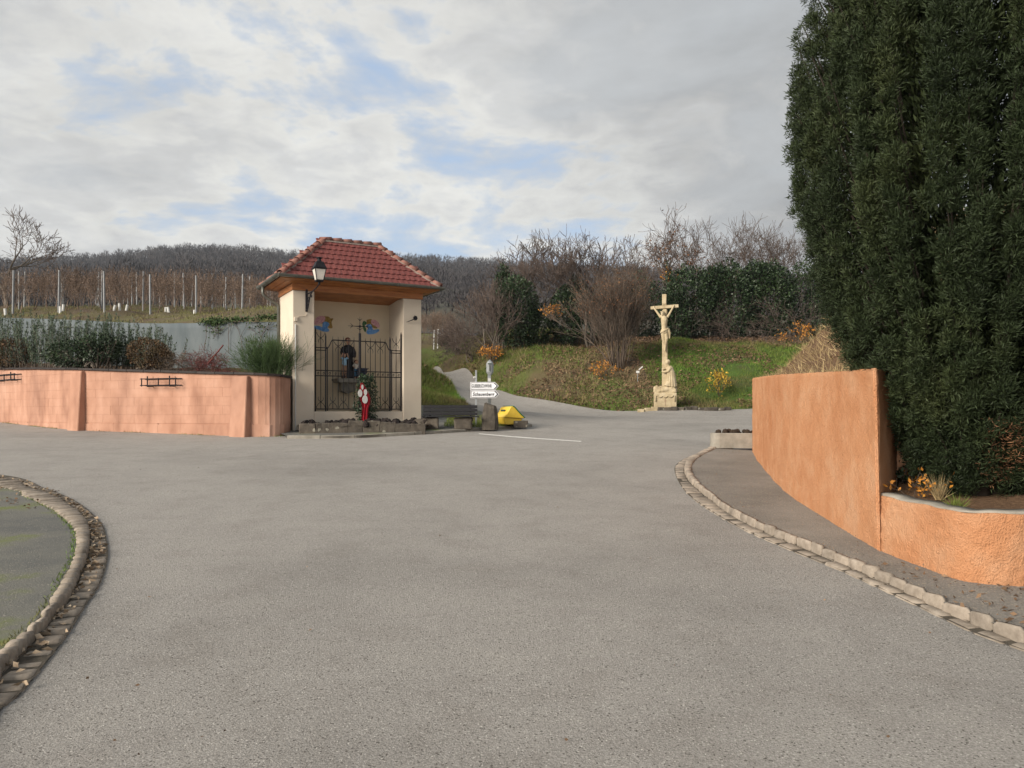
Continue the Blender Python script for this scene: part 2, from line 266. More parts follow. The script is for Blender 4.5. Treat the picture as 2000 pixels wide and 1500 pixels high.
class MB:
    def __init__(s): s.v = []; s.f = []
    def add(s, V, Fs):
        b = len(s.v); s.v += [Vector(v) for v in V]; s.f += [tuple(b + i for i in f) for f in Fs]; return s
    def box(s, c, size, rz=0.0, rot=None):
        hx, hy, hz = [k / 2 for k in size]
        P = [Vector((x, y, z)) for z in (-hz, hz) for x, y in ((-hx, -hy), (hx, -hy), (hx, hy), (-hx, hy))]
        m = rot if rot is not None else Matrix.Rotation(rz, 3, 'Z')
        return s.add([m @ p + Vector(c) for p in P], [(3, 2, 1, 0), (4, 5, 6, 7), (0, 1, 5, 4), (1, 2, 6, 5), (2, 3, 7, 6), (3, 0, 4, 7)])
    def b2(s, x0, x1, y0, y1, z0, z1): return s.box(((x0 + x1) / 2, (y0 + y1) / 2, (z0 + z1) / 2), (x1 - x0, y1 - y0, z1 - z0))
    def tube(s, pts, rad, n=8, cap=True):
        pts = [Vector(p) for p in pts]; rad = rad if hasattr(rad, '__len__') else [rad] * len(pts)
        V = []; Fs = []; ref = None
        for i, p in enumerate(pts):
            d = (pts[min(i + 1, len(pts) - 1)] - pts[max(i - 1, 0)]).normalized()
            if ref is None: ref = d.orthogonal().normalized()
            ref = (ref - d * ref.dot(d)); ref = ref.normalized() if ref.length > 1e-6 else d.orthogonal().normalized()
            q = d.cross(ref)
            for k in range(n):
                a = 2 * math.pi * k / n; V.append(p + (ref * math.cos(a) + q * math.sin(a)) * rad[i])
        for i in range(len(pts) - 1):
            for k in range(n): Fs.append((i * n + k, i * n + (k + 1) % n, (i + 1) * n + (k + 1) % n, (i + 1) * n + k))
        if cap: Fs.append(tuple(range(n - 1, -1, -1))); Fs.append(tuple((len(pts) - 1) * n + k for k in range(n)))
        return s.add(V, Fs)
    def lathe(s, prof, c=(0, 0, 0), n=16, sx=1.0, sy=1.0):
        V = []; Fs = []; c = Vector(c)
        for r, z in prof:
            for k in range(n):
                a = 2 * math.pi * k / n; V.append(c + Vector((r * sx * math.cos(a), r * sy * math.sin(a), z)))
        for i in range(len(prof) - 1):
            for k in range(n): Fs.append((i * n + k, i * n + (k + 1) % n, (i + 1) * n + (k + 1) % n, (i + 1) * n + k))
        Fs.append(tuple(range(n - 1, -1, -1))); Fs.append(tuple((len(prof) - 1) * n + k for k in range(n)))
        return s.add(V, Fs)
    def ball(s, c, r, n=10, m=7):
        r = r if hasattr(r, '__len__') else (r, r, r)
        V = []; Fs = []
        for i in range(m + 1):
            t = math.pi * i / m
            for k in range(n):
                a = 2 * math.pi * k / n
                V.append(Vector(c) + Vector((r[0] * math.sin(t) * math.cos(a), r[1] * math.sin(t) * math.sin(a), -r[2] * math.cos(t))))
        for i in range(m):
            for k in range(n): Fs.append((i * n + k, i * n + (k + 1) % n, (i + 1) * n + (k + 1) % n, (i + 1) * n + k))
        return s.add(V, Fs)
    def prism(s, poly, d0, d1, axis='y'):
        """poly of (a, b); extruded from d0 to d1 along axis ('y': a=x b=z, 'z': a=x b=y, 'x': a=y b=z)"""
        n = len(poly); mk = {'y': lambda a, b, d: (a, d, b), 'z': lambda a, b, d: (a, b, d), 'x': lambda a, b, d: (d, a, b)}[axis]
        V = [mk(a, b, d0) for a, b in poly] + [mk(a, b, d1) for a, b in poly]
        Fs = [tuple(range(n)), tuple(range(2 * n - 1, n - 1, -1))] + [(i, n + i, n + (i + 1) % n, (i + 1) % n) for i in range(n)]
        return s.add(V, Fs)
    def build(s, name, mt, parent=None, bevel=0.0, smooth=False, seg=1, fix=True):
        me = bpy.data.meshes.new(name); me.from_pydata([tuple(v) for v in s.v], [], s.f)
        bm = bmesh.new(); bm.from_mesh(me)
        if fix: bmesh.ops.remove_doubles(bm, verts=bm.verts, dist=1e-6); bmesh.ops.recalc_face_normals(bm, faces=bm.faces)
        if bevel:
            es = [e for e in bm.edges if len(e.link_faces) == 2 and e.calc_face_angle(0) > R(30)]
            bmesh.ops.bevel(bm, geom=es, offset=bevel, segments=seg, affect='EDGES', clamp_overlap=True)
        loc = Vector((0, 0, 0))
        if parent is None and bm.verts:
            xs = [v.co.x for v in bm.verts]; ys = [v.co.y for v in bm.verts]; zs = [v.co.z for v in bm.verts]
            loc = Vector(((min(xs) + max(xs)) / 2, (min(ys) + max(ys)) / 2, min(zs)))
            bmesh.ops.translate(bm, verts=bm.verts, vec=-loc)
        bm.to_mesh(me); bm.free()
        if smooth: me.polygons.foreach_set('use_smooth', [True] * len(me.polygons))
        me.materials.append(M[mt]); o = bpy.data.objects.new(name, me); o.location = loc
        return place(o, parent)
def remesh(mb, voxel, it=4):
    """fuse overlapping shapes of an MB into one continuous skin"""
    me = bpy.data.meshes.new('t'); me.from_pydata([tuple(v) for v in mb.v], [], mb.f)
    o = bpy.data.objects.new('t', me); col.objects.link(o)
    m = o.modifiers.new('r', 'REMESH'); m.mode = 'VOXEL'; m.voxel_size = voxel
    s = o.modifiers.new('s', 'SMOOTH'); s.iterations = it; s.factor = 0.5
    dg = bpy.context.evaluated_depsgraph_get(); out = bpy.data.meshes.new_from_object(o.evaluated_get(dg))
    bpy.data.objects.remove(o); bpy.data.meshes.remove(me); return out
def from_mesh(name, me, mt, parent):
    me.name = name; me.materials.clear(); me.materials.append(M[mt])
    me.polygons.foreach_set('use_smooth', [True] * len(me.polygons))
    return place(bpy.data.objects.new(name, me), parent)
def copy_tree(o, parent=None):
    c = o.copy(); col.objects.link(c)
    if parent is not None: c.parent = parent
    for ch in o.children: copy_tree(ch, c)
    return c
# pixel -> place
def PX(px, Y): return (px - 1000.0) / F * Y
def PZ(py, Y): return EYE + (HOR - py) / F * Y
def P(px, py, Y): return Vector((PX(px, Y), Y, PZ(py, Y)))
SL = 0.05                                              # the crossroads climb 5 % away from the camera
def GY(py, h=0.0): return (EYE - h) / (SL + (py - HOR) / F)
def G(px, py, h=0.0):
    Y = GY(py, h); return Vector((PX(px, Y), Y, SL * Y + h))
def catmull(pts, n):
    pts = [Vector(p) for p in pts]; out = []
    d = [0.0]
    for a, b in zip(pts, pts[1:]): d.append(d[-1] + (b - a).length)
    ext = [pts[0] * 2 - pts[1]] + pts + [pts[-1] * 2 - pts[-2]]
    for i in range(n):
        t = d[-1] * i / (n - 1); k = 0
        while k < len(pts) - 2 and t > d[k + 1]: k += 1
        u = (t - d[k]) / max(1e-9, d[k + 1] - d[k]); a, b, c, e = ext[k:k + 4]
        out.append(0.5 * ((2 * b) + (c - a) * u + (2 * a - 5 * b + 4 * c - e) * u * u + (3 * b - a - 3 * c + e) * u ** 3))
    # resample evenly
    dd = [0.0]
    for a, b in zip(out, out[1:]): dd.append(dd[-1] + (b - a).length)
    res = []; k = 0
    for i in range(n):
        t = dd[-1] * i / (n - 1)
        while k < n - 2 and t > dd[k + 1]: k += 1
        u = (t - dd[k]) / max(1e-9, dd[k + 1] - dd[k]); res.append(out[k].lerp(out[k + 1], min(1, u)))
    return res
def plen(p): return sum((b - a).length for a, b in zip(p, p[1:]))
# vegetation primitives (numpy)
def unit(a): return a / np.maximum(1e-9, np.linalg.norm(a, axis=-1, keepdims=True))
def leaves(C, D, Ln, W, fold=0.15):
    """diamond leaves at C along D"""
    C = np.asarray(C, float); n = len(C); D = unit(np.asarray(D, float))
    S = unit(np.cross(D, rng.normal(size=(n, 3)))); U = np.cross(S, D)
    Ln = np.broadcast_to(np.asarray(Ln, float).reshape(-1, 1), (n, 1)); W = np.broadcast_to(np.asarray(W, float).reshape(-1, 1), (n, 1))
    a = C; b = C + D * Ln * 0.5 + S * W * 0.5 + U * Ln * fold; c = C + D * Ln; d = C + D * Ln * 0.5 - S * W * 0.5 + U * Ln * fold
    V = np.stack([a, b, c, d], 1).reshape(-1, 3); Fq = np.arange(4 * n).reshape(-1, 4); return V, Fq
def blades(C, D, Ln, W):
    C = np.asarray(C, float); n = len(C); D = unit(np.asarray(D, float)); S = unit(np.cross(D, rng.normal(size=(n, 3))))
    Ln = np.broadcast_to(np.asarray(Ln, float).reshape(-1, 1), (n, 1)); W = np.broadcast_to(np.asarray(W, float).reshape(-1, 1), (n, 1))
    V = np.stack([C - S * W * 0.5, C + S * W * 0.5, C + D * Ln], 1).reshape(-1, 3); return V, np.arange(3 * n).reshape(-1, 3)
def segs(S, n=3):
    """S (m,8): p0 p1 r0 r1 -> thin tubes"""
    S = np.asarray(S, float); p0, p1, r0, r1 = S[:, 0:3], S[:, 3:6], S[:, 6:7], S[:, 7:8]
    d = unit(p1 - p0); ref = np.where(np.abs(d[:, 2:3]) > 0.9, np.array([[1.0, 0, 0]]), np.array([[0, 0, 1.0]]))
    a = unit(np.cross(d, ref)); b = np.cross(d, a); m = len(S); V = np.zeros((m, 2 * n, 3))
    for k in range(n):
        t = 2 * math.pi * k / n; o = a * math.cos(t) + b * math.sin(t); V[:, k] = p0 + o * r0; V[:, n + k] = p1 + o * r1
    base = (np.arange(m) * 2 * n)[:, None]
    Fq = np.concatenate([base + np.array([[k, (k + 1) % n, n + (k + 1) % n, n + k]]) for k in range(n)], 0)
    return V.reshape(-1, 3), Fq
def grow(p, d, ln, r, depth, out, up=0.1, spread=0.6, wob=0.22, rmin=0.004, kids=3, shrink=0.68, steps=4, keep=None):
    p = Vector(p); d = Vector(d).normalized(); st = ln / steps; r0 = r
    for i in range(steps):
        d = (d + Vector((random.gauss(0, wob), random.gauss(0, wob), random.gauss(0, wob) + up))).normalized()
        q = p + d * st; r1 = max(rmin, r0 * (1 - 0.45 * (i + 1) / steps)); ra = max(rmin, r0 * (1 - 0.45 * i / steps))
        out.append((*p, *q, ra, r1, depth)); p = q
        if depth > 0 and i > 0:
            for _ in range(kids if i == steps - 1 else max(1, kids - 2)):
                ax = Vector((random.gauss(0, 1), random.gauss(0, 1), random.gauss(0, 1))); ax = (ax - d * ax.dot(d)).normalized()
                nd = (d + ax * random.uniform(0.6, 1.3) * spread).normalized()
                grow(p, nd, ln * shrink * random.uniform(0.75, 1.2), r1 * 0.72, depth - 1, out, up, spread, wob, rmin, kids, shrink, steps)
def in_ell(n, c, r, shell=0.0):
    d = unit(rng.normal(size=(n, 3))); k = rng.uniform(shell ** 3, 1, size=(n, 1)) ** (1 / 3); return np.array(c) + d * k * np.array(r), d
def cat_mesh(parts):
    V = []; Fs = []; b = 0
    for v, f in parts: V.append(v); Fs.append(f + b); b += len(v)
    return np.concatenate(V), np.concatenate(Fs)

ORD = ['first', 'second', 'third', 'fourth', 'fifth', 'sixth', 'seventh', 'eighth', 'ninth', 'tenth', 'eleventh', 'twelfth', 'thirteenth', 'fourteenth', 'fifteenth']
# ================================================================== SETTING
# ------------------------------------------------------------------ terrain height
CP = [(x, y, SL * y) for y in (12, 17, 20.5) for x in (-30, -18, -9, -3, 2, 7, 13, 22, 40)]
def cp(px, py, Y): v = P(px, py, Y); CP.append((v.x, v.y, v.z))
for a in [(1040, 836, 22.6), (1160, 800, 31), (1260, 803, 30), (1298, 796, 30.3), (1460, 800, 30), (1080, 785, 32), (1000, 772, 33), (940, 760, 36), (870, 738, 43), (824, 722, 48),
          (910, 787, 27), (865, 747, 36), (824, 723, 45), (826, 797, 24.5), (845, 765, 29), (826, 735, 35),
          (1100, 692, 37), (1040, 730, 35), (1200, 715, 35.5), (1150, 760, 33), (1250, 750, 33.5), (980, 690, 39), (960, 725, 37.5), (900, 682, 44), (830, 680, 51), (870, 705, 47), (1160, 680, 40),
          (1320, 674, 38), (1420, 672, 39), (1500, 674, 39), (1340, 735, 34), (1450, 735, 34), (1560, 690, 38), (1350, 795, 30.6), (1450, 795, 30.6), (1310, 664, 41), (1450, 664, 41.5), (1610, 660, 42),
          (1000, 650, 44), (1200, 655, 45)]: cp(*a)
CP += [(20, 30, 1.75), (32, 31, 1.8), (18, 34, 3.2), (30, 36, 3.6), (18, 40, 5.2), (30, 42, 5.4), (4, 24, 1.24), (9, 25, 1.35), (14, 25, 1.35), (1.5, 27, 1.5), (25, 25, 1.3),
       (5, 52, 6.3), (18, 52, 6.4), (32, 52, 6.6), (-2, 60, 7.4), (15, 80, 9.0), (40, 80, 9.2), (-10, 80, 9.5),
       (-6, 33, 5.35), (-12, 33, 5.62), (-23, 34, 5.85), (-36, 35, 6.1), (-6.5, 27.5, 4.6), (-11, 27.5, 4.9), (-13, 28.5, 5.0), (-20, 30.5, 5.22), (-33, 33.0, 5.55), (-8, 25.5, 4.45), (-15, 50, 7.5), (-27, 50, 7.9), (-42, 50, 8.0),
       (-7, 44, 5.6), (-10, 52, 6.4), (-20, 80, 11.0), (-45, 80, 11.5), (-5, 24.5, 2.4), (-4.2, 28, 3.0)]
CP = np.array(CP)
def tps_fit(C, lam=0.02):
    n = len(C); d = np.linalg.norm(C[:, None, :2] - C[None, :, :2], axis=2)
    K = np.where(d > 0, d ** 2 * np.log(d + 1e-12), 0) + lam * np.eye(n) * 10
    Pm = np.c_[np.ones(n), C[:, :2]]; A = np.block([[K, Pm], [Pm.T, np.zeros((3, 3))]])
    return np.linalg.solve(A, np.r_[C[:, 2], 0, 0, 0])
TW = tps_fit(CP)
def terr(X, Y):
    X = np.atleast_1d(np.asarray(X, float)); Y = np.atleast_1d(np.asarray(Y, float)); out = np.zeros(len(X))
    for i in range(0, len(X), 20000):
        x = X[i:i + 20000]; y = Y[i:i + 20000]
        d = np.sqrt((x[:, None] - CP[None, :, 0]) ** 2 + (y[:, None] - CP[None, :, 1]) ** 2)
        z = np.where(d > 0, d ** 2 * np.log(d + 1e-12), 0) @ TW[:-3] + TW[-3] + TW[-2] * x + TW[-1] * y
        w = np.clip((y - 19.0) / 3.0, 0, 1); w = w * w * (3 - 2 * w)
        out[i:i + 20000] = SL * y * (1 - w) + z * w
    return out
def road_z(X, Y):
    X = np.asarray(X, float); Y = np.asarray(Y, float); w = np.clip((X + 6.2) / 1.6, 0, 1) * np.clip((Y - 19) / 2, 0, 1)
    return SL * Y * (1 - w) + (terr(X, Y) + 0.03) * w
def tz(x, y): return float(terr([x], [y])[0])
def inpoly(X, Y, poly):
    X = np.asarray(X); Y = np.asarray(Y); r = np.zeros(len(X), bool); n = len(poly)
    for i in range(n):
        x0, y0 = poly[i]; x1, y1 = poly[(i + 1) % n]
        c = ((y0 > Y) != (y1 > Y)) & (X < (x1 - x0) * (Y - y0) / (y1 - y0 + 1e-12) + x0); r ^= c
    return r
def sheet(name, poly, mt, zf, step, parent=None, kind='structure'):
    """surface over a closed outline, following the height function zf"""
    xs = [p[0] for p in poly]; ys = [p[1] for p in poly]
    gx, gy = np.meshgrid(np.arange(min(xs), max(xs), step), np.arange(min(ys), max(ys), step)); gx = gx.ravel(); gy = gy.ravel()
    gx = gx + rng.uniform(-.2, .2, len(gx)) * step; gy = gy + rng.uniform(-.2, .2, len(gy)) * step
    k = inpoly(gx, gy, poly); n = len(poly)
    pts = [Vector((x, y)) for x, y in poly] + [Vector((x, y)) for x, y in zip(gx[k], gy[k])]
    v, _, f, *_ = delaunay_2d_cdt(pts, [], [list(range(n))], 1, 1e-4)
    X = np.array([p.x for p in v]); Y = np.array([p.y for p in v])
    o = mesh_np(name, np.c_[X, Y, zf(X, Y)], [tuple(q) for q in f], mt, parent, smooth=True, recentre=False)
    bm = bmesh.new(); bm.from_mesh(o.data); bmesh.ops.recalc_face_normals(bm, faces=bm.faces)
    if sum(q.normal.z for q in bm.faces) < 0: bmesh.ops.reverse_faces(bm, faces=bm.faces)
    bm.to_mesh(o.data); bm.free()
    return tag(o, kind=kind)
def dense(poly, step=0.4):
    out = []
    for (x0, y0), (x1, y1) in zip(poly, poly[1:] + poly[:1]):
        L_ = math.hypot(x1 - x0, y1 - y0); n = max(1, int(L_ / step)); out += [(x0 + (x1 - x0) * i / n, y0 + (y1 - y0) * i / n) for i in range(n)]
    return out
def xy(v): return (v.x, v.y)
toe = [xy(P(*a)) for a in [(1460, 800, 30), (1380, 801, 30), (1260, 803, 30), (1210, 803, 30.3), (1160, 800, 31), (1080, 785, 32), (1030, 778, 32.5), (1000, 772, 33)]]
pr = [xy(P(*a)) for a in [(970, 766, 34.3), (940, 760, 36), (905, 749, 39.5), (870, 738, 43), (824, 722, 48)]]
pl = [xy(P(*a)) for a in [(824, 723.5, 45), (845, 735, 40), (865, 747, 36), (890, 766, 31), (910, 787, 27)]]
road_poly = [(-36, -10), (30, -10), (30, 30.8)] + [xy(v) for v in catmull([Vector((*p, 0)) for p in toe + pr], 60)] + [(-8.5, 54), (-9.6, 53)] + \
            [xy(v) for v in catmull([Vector((*p, 0)) for p in pl], 30)] + [(-1.35, 25.6), (-2.2, 24.6), (-5, 24), (-6.2, 22), (-6.0, 20.3), (-7.1, 20.0), (-10, 21.2), (-12.7, 22.4), (-16.8, 25.7), (-36, 41)]
near_poly = [p for p in road_poly]
sheet('road', dense(road_poly, 0.6), 'asphalt', road_z, 0.7)
# wide ground under everything, out to the horizon
mesh_np('ground', [(-2600, -60, -4), (2600, -60, -4), (2600, 16.5, 0.2), (-2600, 16.5, 0.2), (2600, 90, 6.0), (-2600, 90, 6.0)], [(0, 1, 2, 3), (3, 2, 4, 5)], 'grass_ground', recentre=False)['kind'] = 'structure'
# terrain beyond the crossroads (bank, path verges, vineyard slope)
def rough(X, Y):
    return np.array([noise.noise(Vector((x * 0.7, y * 0.7, 0.3))) * 0.22 + noise.noise(Vector((x * 2.1, y * 2.1, 4))) * 0.10 for x, y in zip(X, Y)])
def surf(X, Y):
    X = np.asarray(X, float); Y = np.asarray(Y, float); return terr(X, Y) + rough(X, Y) * np.where(Y > 31, 1, 0.25)
gx = np.arange(-46, 52.01, 0.5); gy = np.arange(19.5, 92.01, 0.5); XX, YY = np.meshgrid(gx, gy); ZZ = terr(XX.ravel(), YY.ravel())
rough_z = rough(XX.ravel(), YY.ravel())
inr = inpoly(XX.ravel(), YY.ravel(), road_poly)
dtoe = np.clip((YY.ravel() - 30) / 2, 0, 1)
ZZ = np.where(inr, ZZ - 0.12, ZZ + rough_z * np.where(YY.ravel() > 31, 1, 0.25))
BW = [(-36, 32.5), (-20, 30), (-13.2, 27.5), (-9.2, 25.4), (-7.55, 24.6), (-6.9, 24.3)]             # line of the blue-grey wall
def bw_y(X): return np.interp(X, [p[0] for p in BW], [p[1] for p in BW])
keep = (XX.ravel() > -6.9) | (YY.ravel() > bw_y(XX.ravel()) + 0.03)
near = (XX.ravel() < -6.5) & (YY.ravel() < bw_y(XX.ravel()) + 0.6)
ZZ = np.where(near, np.minimum(ZZ, np.interp(XX.ravel(), [-36, -20, -13.2, -7.5], [5.75, PZ(621, 30), PZ(627, 26.8), PZ(629, 24.6)]) - .06), ZZ)
keep &= ~((XX.ravel() < -6.5) & (YY.ravel() < 23.8))
keep &= ~((XX.ravel() < -2.2) & (XX.ravel() > -6.9) & (YY.ravel() < 23.2))
nx, ny = len(gx), len(gy); idx = np.arange(nx * ny).reshape(ny, nx)
Q = np.stack([idx[:-1, :-1], idx[:-1, 1:], idx[1:, 1:], idx[1:, :-1]], -1).reshape(-1, 4)
Qc = Q[keep[Q].all(1)]
xm = XX.ravel()[Qc].mean(1); ym = YY.ravel()[Qc].mean(1)
isv = (xm < -6.0) & ~((ym > 40) & (xm > -9))
lawn = (xm > 6.3) & (ym > 30) & (ym < 40.2)
V3 = np.c_[XX.ravel(), YY.ravel(), ZZ]
mesh_np('bank_terrain', V3, Qc[~isv & ~lawn], 'grass_ground', recentre=False, smooth=True)['kind'] = 'structure'
mesh_np('lawn', V3, Qc[lawn], 'lawn_ground', recentre=False, smooth=True)['kind'] = 'structure'
mesh_np('vineyard_slope', V3, Qc[isv], 'vineground', recentre=False, smooth=True)['kind'] = 'structure'

# ------------------------------------------------------------------ hills
SILP = [-1500, -600, 0, 60, 133, 187, 233, 293, 353, 417, 483, 560, 790, 880, 960, 1100, 1300, 1600, 2200, 3500]
SILY = [540, 528, 512, 508, 504, 502, 497, 490, 485, 485, 488, 497, 504, 508, 512, 520, 530, 540, 560, 590]
def hill_z(px, Y):
    top = (HOR + 4 - np.interp(px, SILP, SILY)) / F
    e = np.interp(Y, [80, 100, 200, 350, 500, 850], [0.100, 0.105, 0.124, 0.154, 0.171, 0.196]) / 0.196
    e = np.where(Y > 350, e, e); z = EYE + Y * e * top
    z = z - np.clip((Y - 350) / 60, 0, 1) * 9
    back = np.clip((Y - 850) / 500, 0, 1); return z * (1 - 0.5 * back)
hp = np.linspace(-1800, 3600, 150); hy = np.r_[np.linspace(84, 340, 44), np.linspace(350, 850, 40), [950, 1100, 1350]]
HP, HY = np.meshgrid(hp, hy); hx = (HP - 1000) / F * HY; hz_ = hill_z(HP, HY)
hz_ = hz_ + np.array([noise.noise(Vector((x * 0.012, y * 0.012, 1))) * 5 * min(1, y / 300) for x, y in zip(hx.ravel(), HY.ravel())]).reshape(HY.shape) * (HY < 820)
# vineyard terraces cut into the lower slope
ter = ((HY > 110) & (HY < 345)); hz_ = np.where(ter, hz_ + 1.2 * np.sin(HY * 0.22 + hx * 0.03), hz_)
hi = np.arange(HP.size).reshape(HP.shape); HQ = np.stack([hi[:-1, :-1], hi[:-1, 1:], hi[1:, 1:], hi[1:, :-1]], -1).reshape(-1, 4)
mesh_np('hill', np.c_[hx.ravel(), HY.ravel(), hz_.ravel()], HQ, 'hill', recentre=False, smooth=True)['kind'] = 'structure'
# leafless wood covering the upper slope: one mass
nT = 15000
tp = rng.uniform(-350, 2300, nT); ty = 345 + 520 * rng.uniform(0, 1, nT) ** 0.8
low = rng.uniform(0, 1, nT) < 0.12; ty = np.where(low, rng.uniform(150, 345, nT), ty)
tx = (tp - 1000) / F * ty; tzb = hill_z(tp, ty); th = rng.uniform(6.5, 12.5, nT) * np.where(low, 0.55, 1); tw = th * rng.uniform(0.28, 0.42, nT)
B = np.c_[tx, ty, tzb]; k = 34
Cc = np.repeat(B, k, 0); hh = np.repeat(th, k); ww = np.repeat(tw, k)
u = rng.uniform(0.25, 1.0, nT * k); ang = rng.uniform(0, 2 * math.pi, nT * k); rr = np.sqrt(rng.uniform(0, 1, nT * k)) * np.sqrt(np.clip(1 - ((u - 0.6) / 0.45) ** 2, 0.02, 1))
Cc = Cc + np.c_[np.cos(ang) * rr * ww, np.sin(ang) * rr * ww, u * hh]
Dd = np.c_[np.cos(ang) * 0.5, np.sin(ang) * 0.5, np.full(nT * k, 1.0)] + rng.normal(0, 0.35, (nT * k, 3))
V1, F1 = blades(Cc, Dd, hh * 0.26, hh * 0.055)
V2, F2 = blades(B, np.c_[rng.normal(0, .05, nT), rng.normal(0, .05, nT), np.ones(nT)], th * 0.85, 0.45)
Vf, Ff = cat_mesh([(V1, F1), (V2, F2)])
fo = mesh_np('forest', Vf, Ff, 'forest', recentre=False); tag(fo, 'leafless grey-brown wood covering the long hill behind the roof', 'forest', kind='stuff')

# ------------------------------------------------------------------ pavements and kerbs
LO = [(0, 928), (87, 954), (139, 975), (173, 998), (199, 1025), (208, 1053), (211, 1081), (208, 1102), (194, 1143), (166, 1185), (132, 1240), (83, 1303), (31, 1365), (0, 1388)]
LM = [(0, 942), (52, 958), (104, 977), (139, 998), (166, 1022), (175, 1046), (173, 1085), (163, 1116), (135, 1175), (100, 1216), (62, 1265), (14, 1312), (0, 1330)]
LI = [(0, 951), (45, 967), (90, 987), (121, 1008), (144, 1032), (148, 1053), (144, 1088), (128, 1119), (100, 1168), (80, 1202), (45, 1234), (0, 1270)]
RO = [(1393, 880), (1347, 892), (1321, 908), (1319, 927), (1337, 959), (1370, 987), (1440, 1029), (1533, 1071), (1627, 1109), (1720, 1151), (1813, 1195), (1907, 1239), (2000, 1272)]
RM = [(1391, 877), (1351, 899), (1337, 917), (1345, 941), (1393, 983), (1440, 1015), (1510, 1050), (1580, 1078), (1650, 1109), (1767, 1160), (1846, 1195), (1967, 1246), (2000, 1258)]
RI = [(1398, 875), (1363, 894), (1351, 913), (1361, 936), (1407, 976), (1459, 1008), (1557, 1048), (1627, 1076), (1734, 1118), (1851, 1179), (1930, 1211), (2000, 1235)]
def curve(px, h=0.0, pre=None, post=None, n=160):
    w = [G(a, b, h) for a, b in px]
    if pre: w = [Vector((*p, SL * p[1] + h)) for p in pre] + w
    if post: w = w + [Vector((*p, SL * p[1] + h)) for p in post]
    return catmull(w, n)
KH = 0.075
lo = curve(LO, 0.004, pre=[(-11.2, 13.2)], post=[(-1.9, 2.4)]); lm = curve(LM, 0.0, pre=[(-11.1, 13.0)], post=[(-2.05, 2.4)]); li = curve(LI, KH, pre=[(-11.0, 12.75)], post=[(-2.2, 2.4)])
ro = curve(RO, 0.004, post=[(3.3, 3.3), (3.6, 2.4)]); rm = curve(RM, 0.0, post=[(3.4, 3.4), (3.7, 2.5)]); ri = curve(RI, KH, post=[(3.52, 3.5), (3.82, 2.6)])
# three shared cobble shapes of 1 x 1 x 1
cob = []
for s_ in range(6):
    bm = bmesh.new(); bmesh.ops.create_cube(bm, size=1.0); bmesh.ops.bevel(bm, geom=list(bm.edges), offset=0.12, segments=1, affect='EDGES')
    rs = random.Random(s_)
    for v in bm.verts:
        v.co += Vector([rs.uniform(-.035, .035) for _ in range(3)])
    me = bpy.data.meshes.new('stone'); bm.to_mesh(me); bm.free(); me.materials.append(M['cobble'])
    me.polygons.foreach_set('use_smooth', [True] * len(me.polygons)); cob.append(me)
def at_len(c, t):
    d = 0
    for a, b in zip(c, c[1:]):
        l_ = (b - a).length
        if d + l_ >= t: return a.lerp(b, (t - d) / max(1e-9, l_))
        d += l_
    return c[-1].copy()
def stone_row(parent, a, b, length, zc, hgt, jit=0.008):
    La = plen(a); n = int(La / length); cuts = [0]; fine = [at_len(b, plen(b) * i / 900) for i in range(901)]
    for i in range(n): cuts.append(cuts[-1] + random.uniform(0.8, 1.2))
    tot = cuts[-1]
    for i in range(n):
        f0, f1 = cuts[i] / tot, cuts[i + 1] / tot; fm = (f0 + f1) / 2; p0, p1 = at_len(a, La * f0), at_len(a, La * f1); pa = at_len(a, La * fm)
        pb = min(fine, key=lambda q: (q.x - pa.x) ** 2 + (q.y - pa.y) ** 2); wv = pb - pa; wv.z = 0; tv = p1 - p0; tv.z = 0; w = wv.length; ln = tv.length
        nv_ = Vector((-tv.y, tv.x, 0)).normalized(); nv_ = nv_ if nv_.dot(wv) > 0 else -nv_; c = pa + nv_ * w / 2
        o = bpy.data.objects.new('stone', random.choice(cob)); o.location = (c.x, c.y, SL * c.y + zc + random.uniform(-jit, jit))
        o.rotation_euler = (R(2.86) + random.gauss(0, .02), random.gauss(0, .025), math.atan2(nv_.y, nv_.x) + random.gauss(0, .03))
        o.scale = (max(0.05, w * 1.0), max(0.05, ln * 0.925), hgt); place(o, parent)
def ribbon(name, a, b, mt, dz=0.0):
    V = []; n = min(len(a), len(b))
    for i in range(n): V += [(a[i].x, a[i].y, SL * a[i].y + dz), (b[i].x, b[i].y, SL * b[i].y + dz)]
    o = mesh_np(name, V, [(2 * i, 2 * i + 1, 2 * i + 3, 2 * i + 2) for i in range(n - 1)], mt, recentre=False); o['kind'] = 'structure'; return o
kl = ribbon('kerb', lm, li, 'joint', 0.02); gl = ribbon('gutter_course', lo, lm, 'joint', 0.012)
kr = ribbon('kerb', rm, ri, 'joint', 0.02); gr_ = ribbon('gutter_course', ro, rm, 'joint', 0.012)
for (par, a, b, ln, zc, h) in ((kl, lm, li, 0.155, KH - 0.075, 0.17), (gl, lo, lm, 0.19, -0.045, 0.13), (kr, rm, ri, 0.205, KH - 0.07, 0.17), (gr_, ro, rm, 0.24, -0.045, 0.13)):
    stone_row(par, a, b, ln, zc, h)
plz = lambda h: (lambda X, Y: SL * Y + h)
sheet('pavement', [xy(p) for p in li[::4]] + [(-9, 1.5), (-16, 4), (-16, 12.9)], 'mossy', plz(KH - 0.01), 0.5)
RWB = [(1470, 880), (1487, 908), (1533, 959), (1627, 1020), (1718, 1075), (1800, 1106), (1866, 1129)]
wall_base = [G(a, b, KH) for a, b in RWB]
lowpts = [wall_base[-1], Vector((3.50, 5.57, 0)), Vector((3.80, 5.54, 0)), Vector((4.5, 5.75, 0)), Vector((5.6, 6.2, 0)), Vector((7.5, 6.5, 0)), Vector((10, 6.6, 0))]
inn = [xy(p) for p in catmull([Vector((p.x, p.y, 0)) for p in wall_base + lowpts[1:]], 80)]
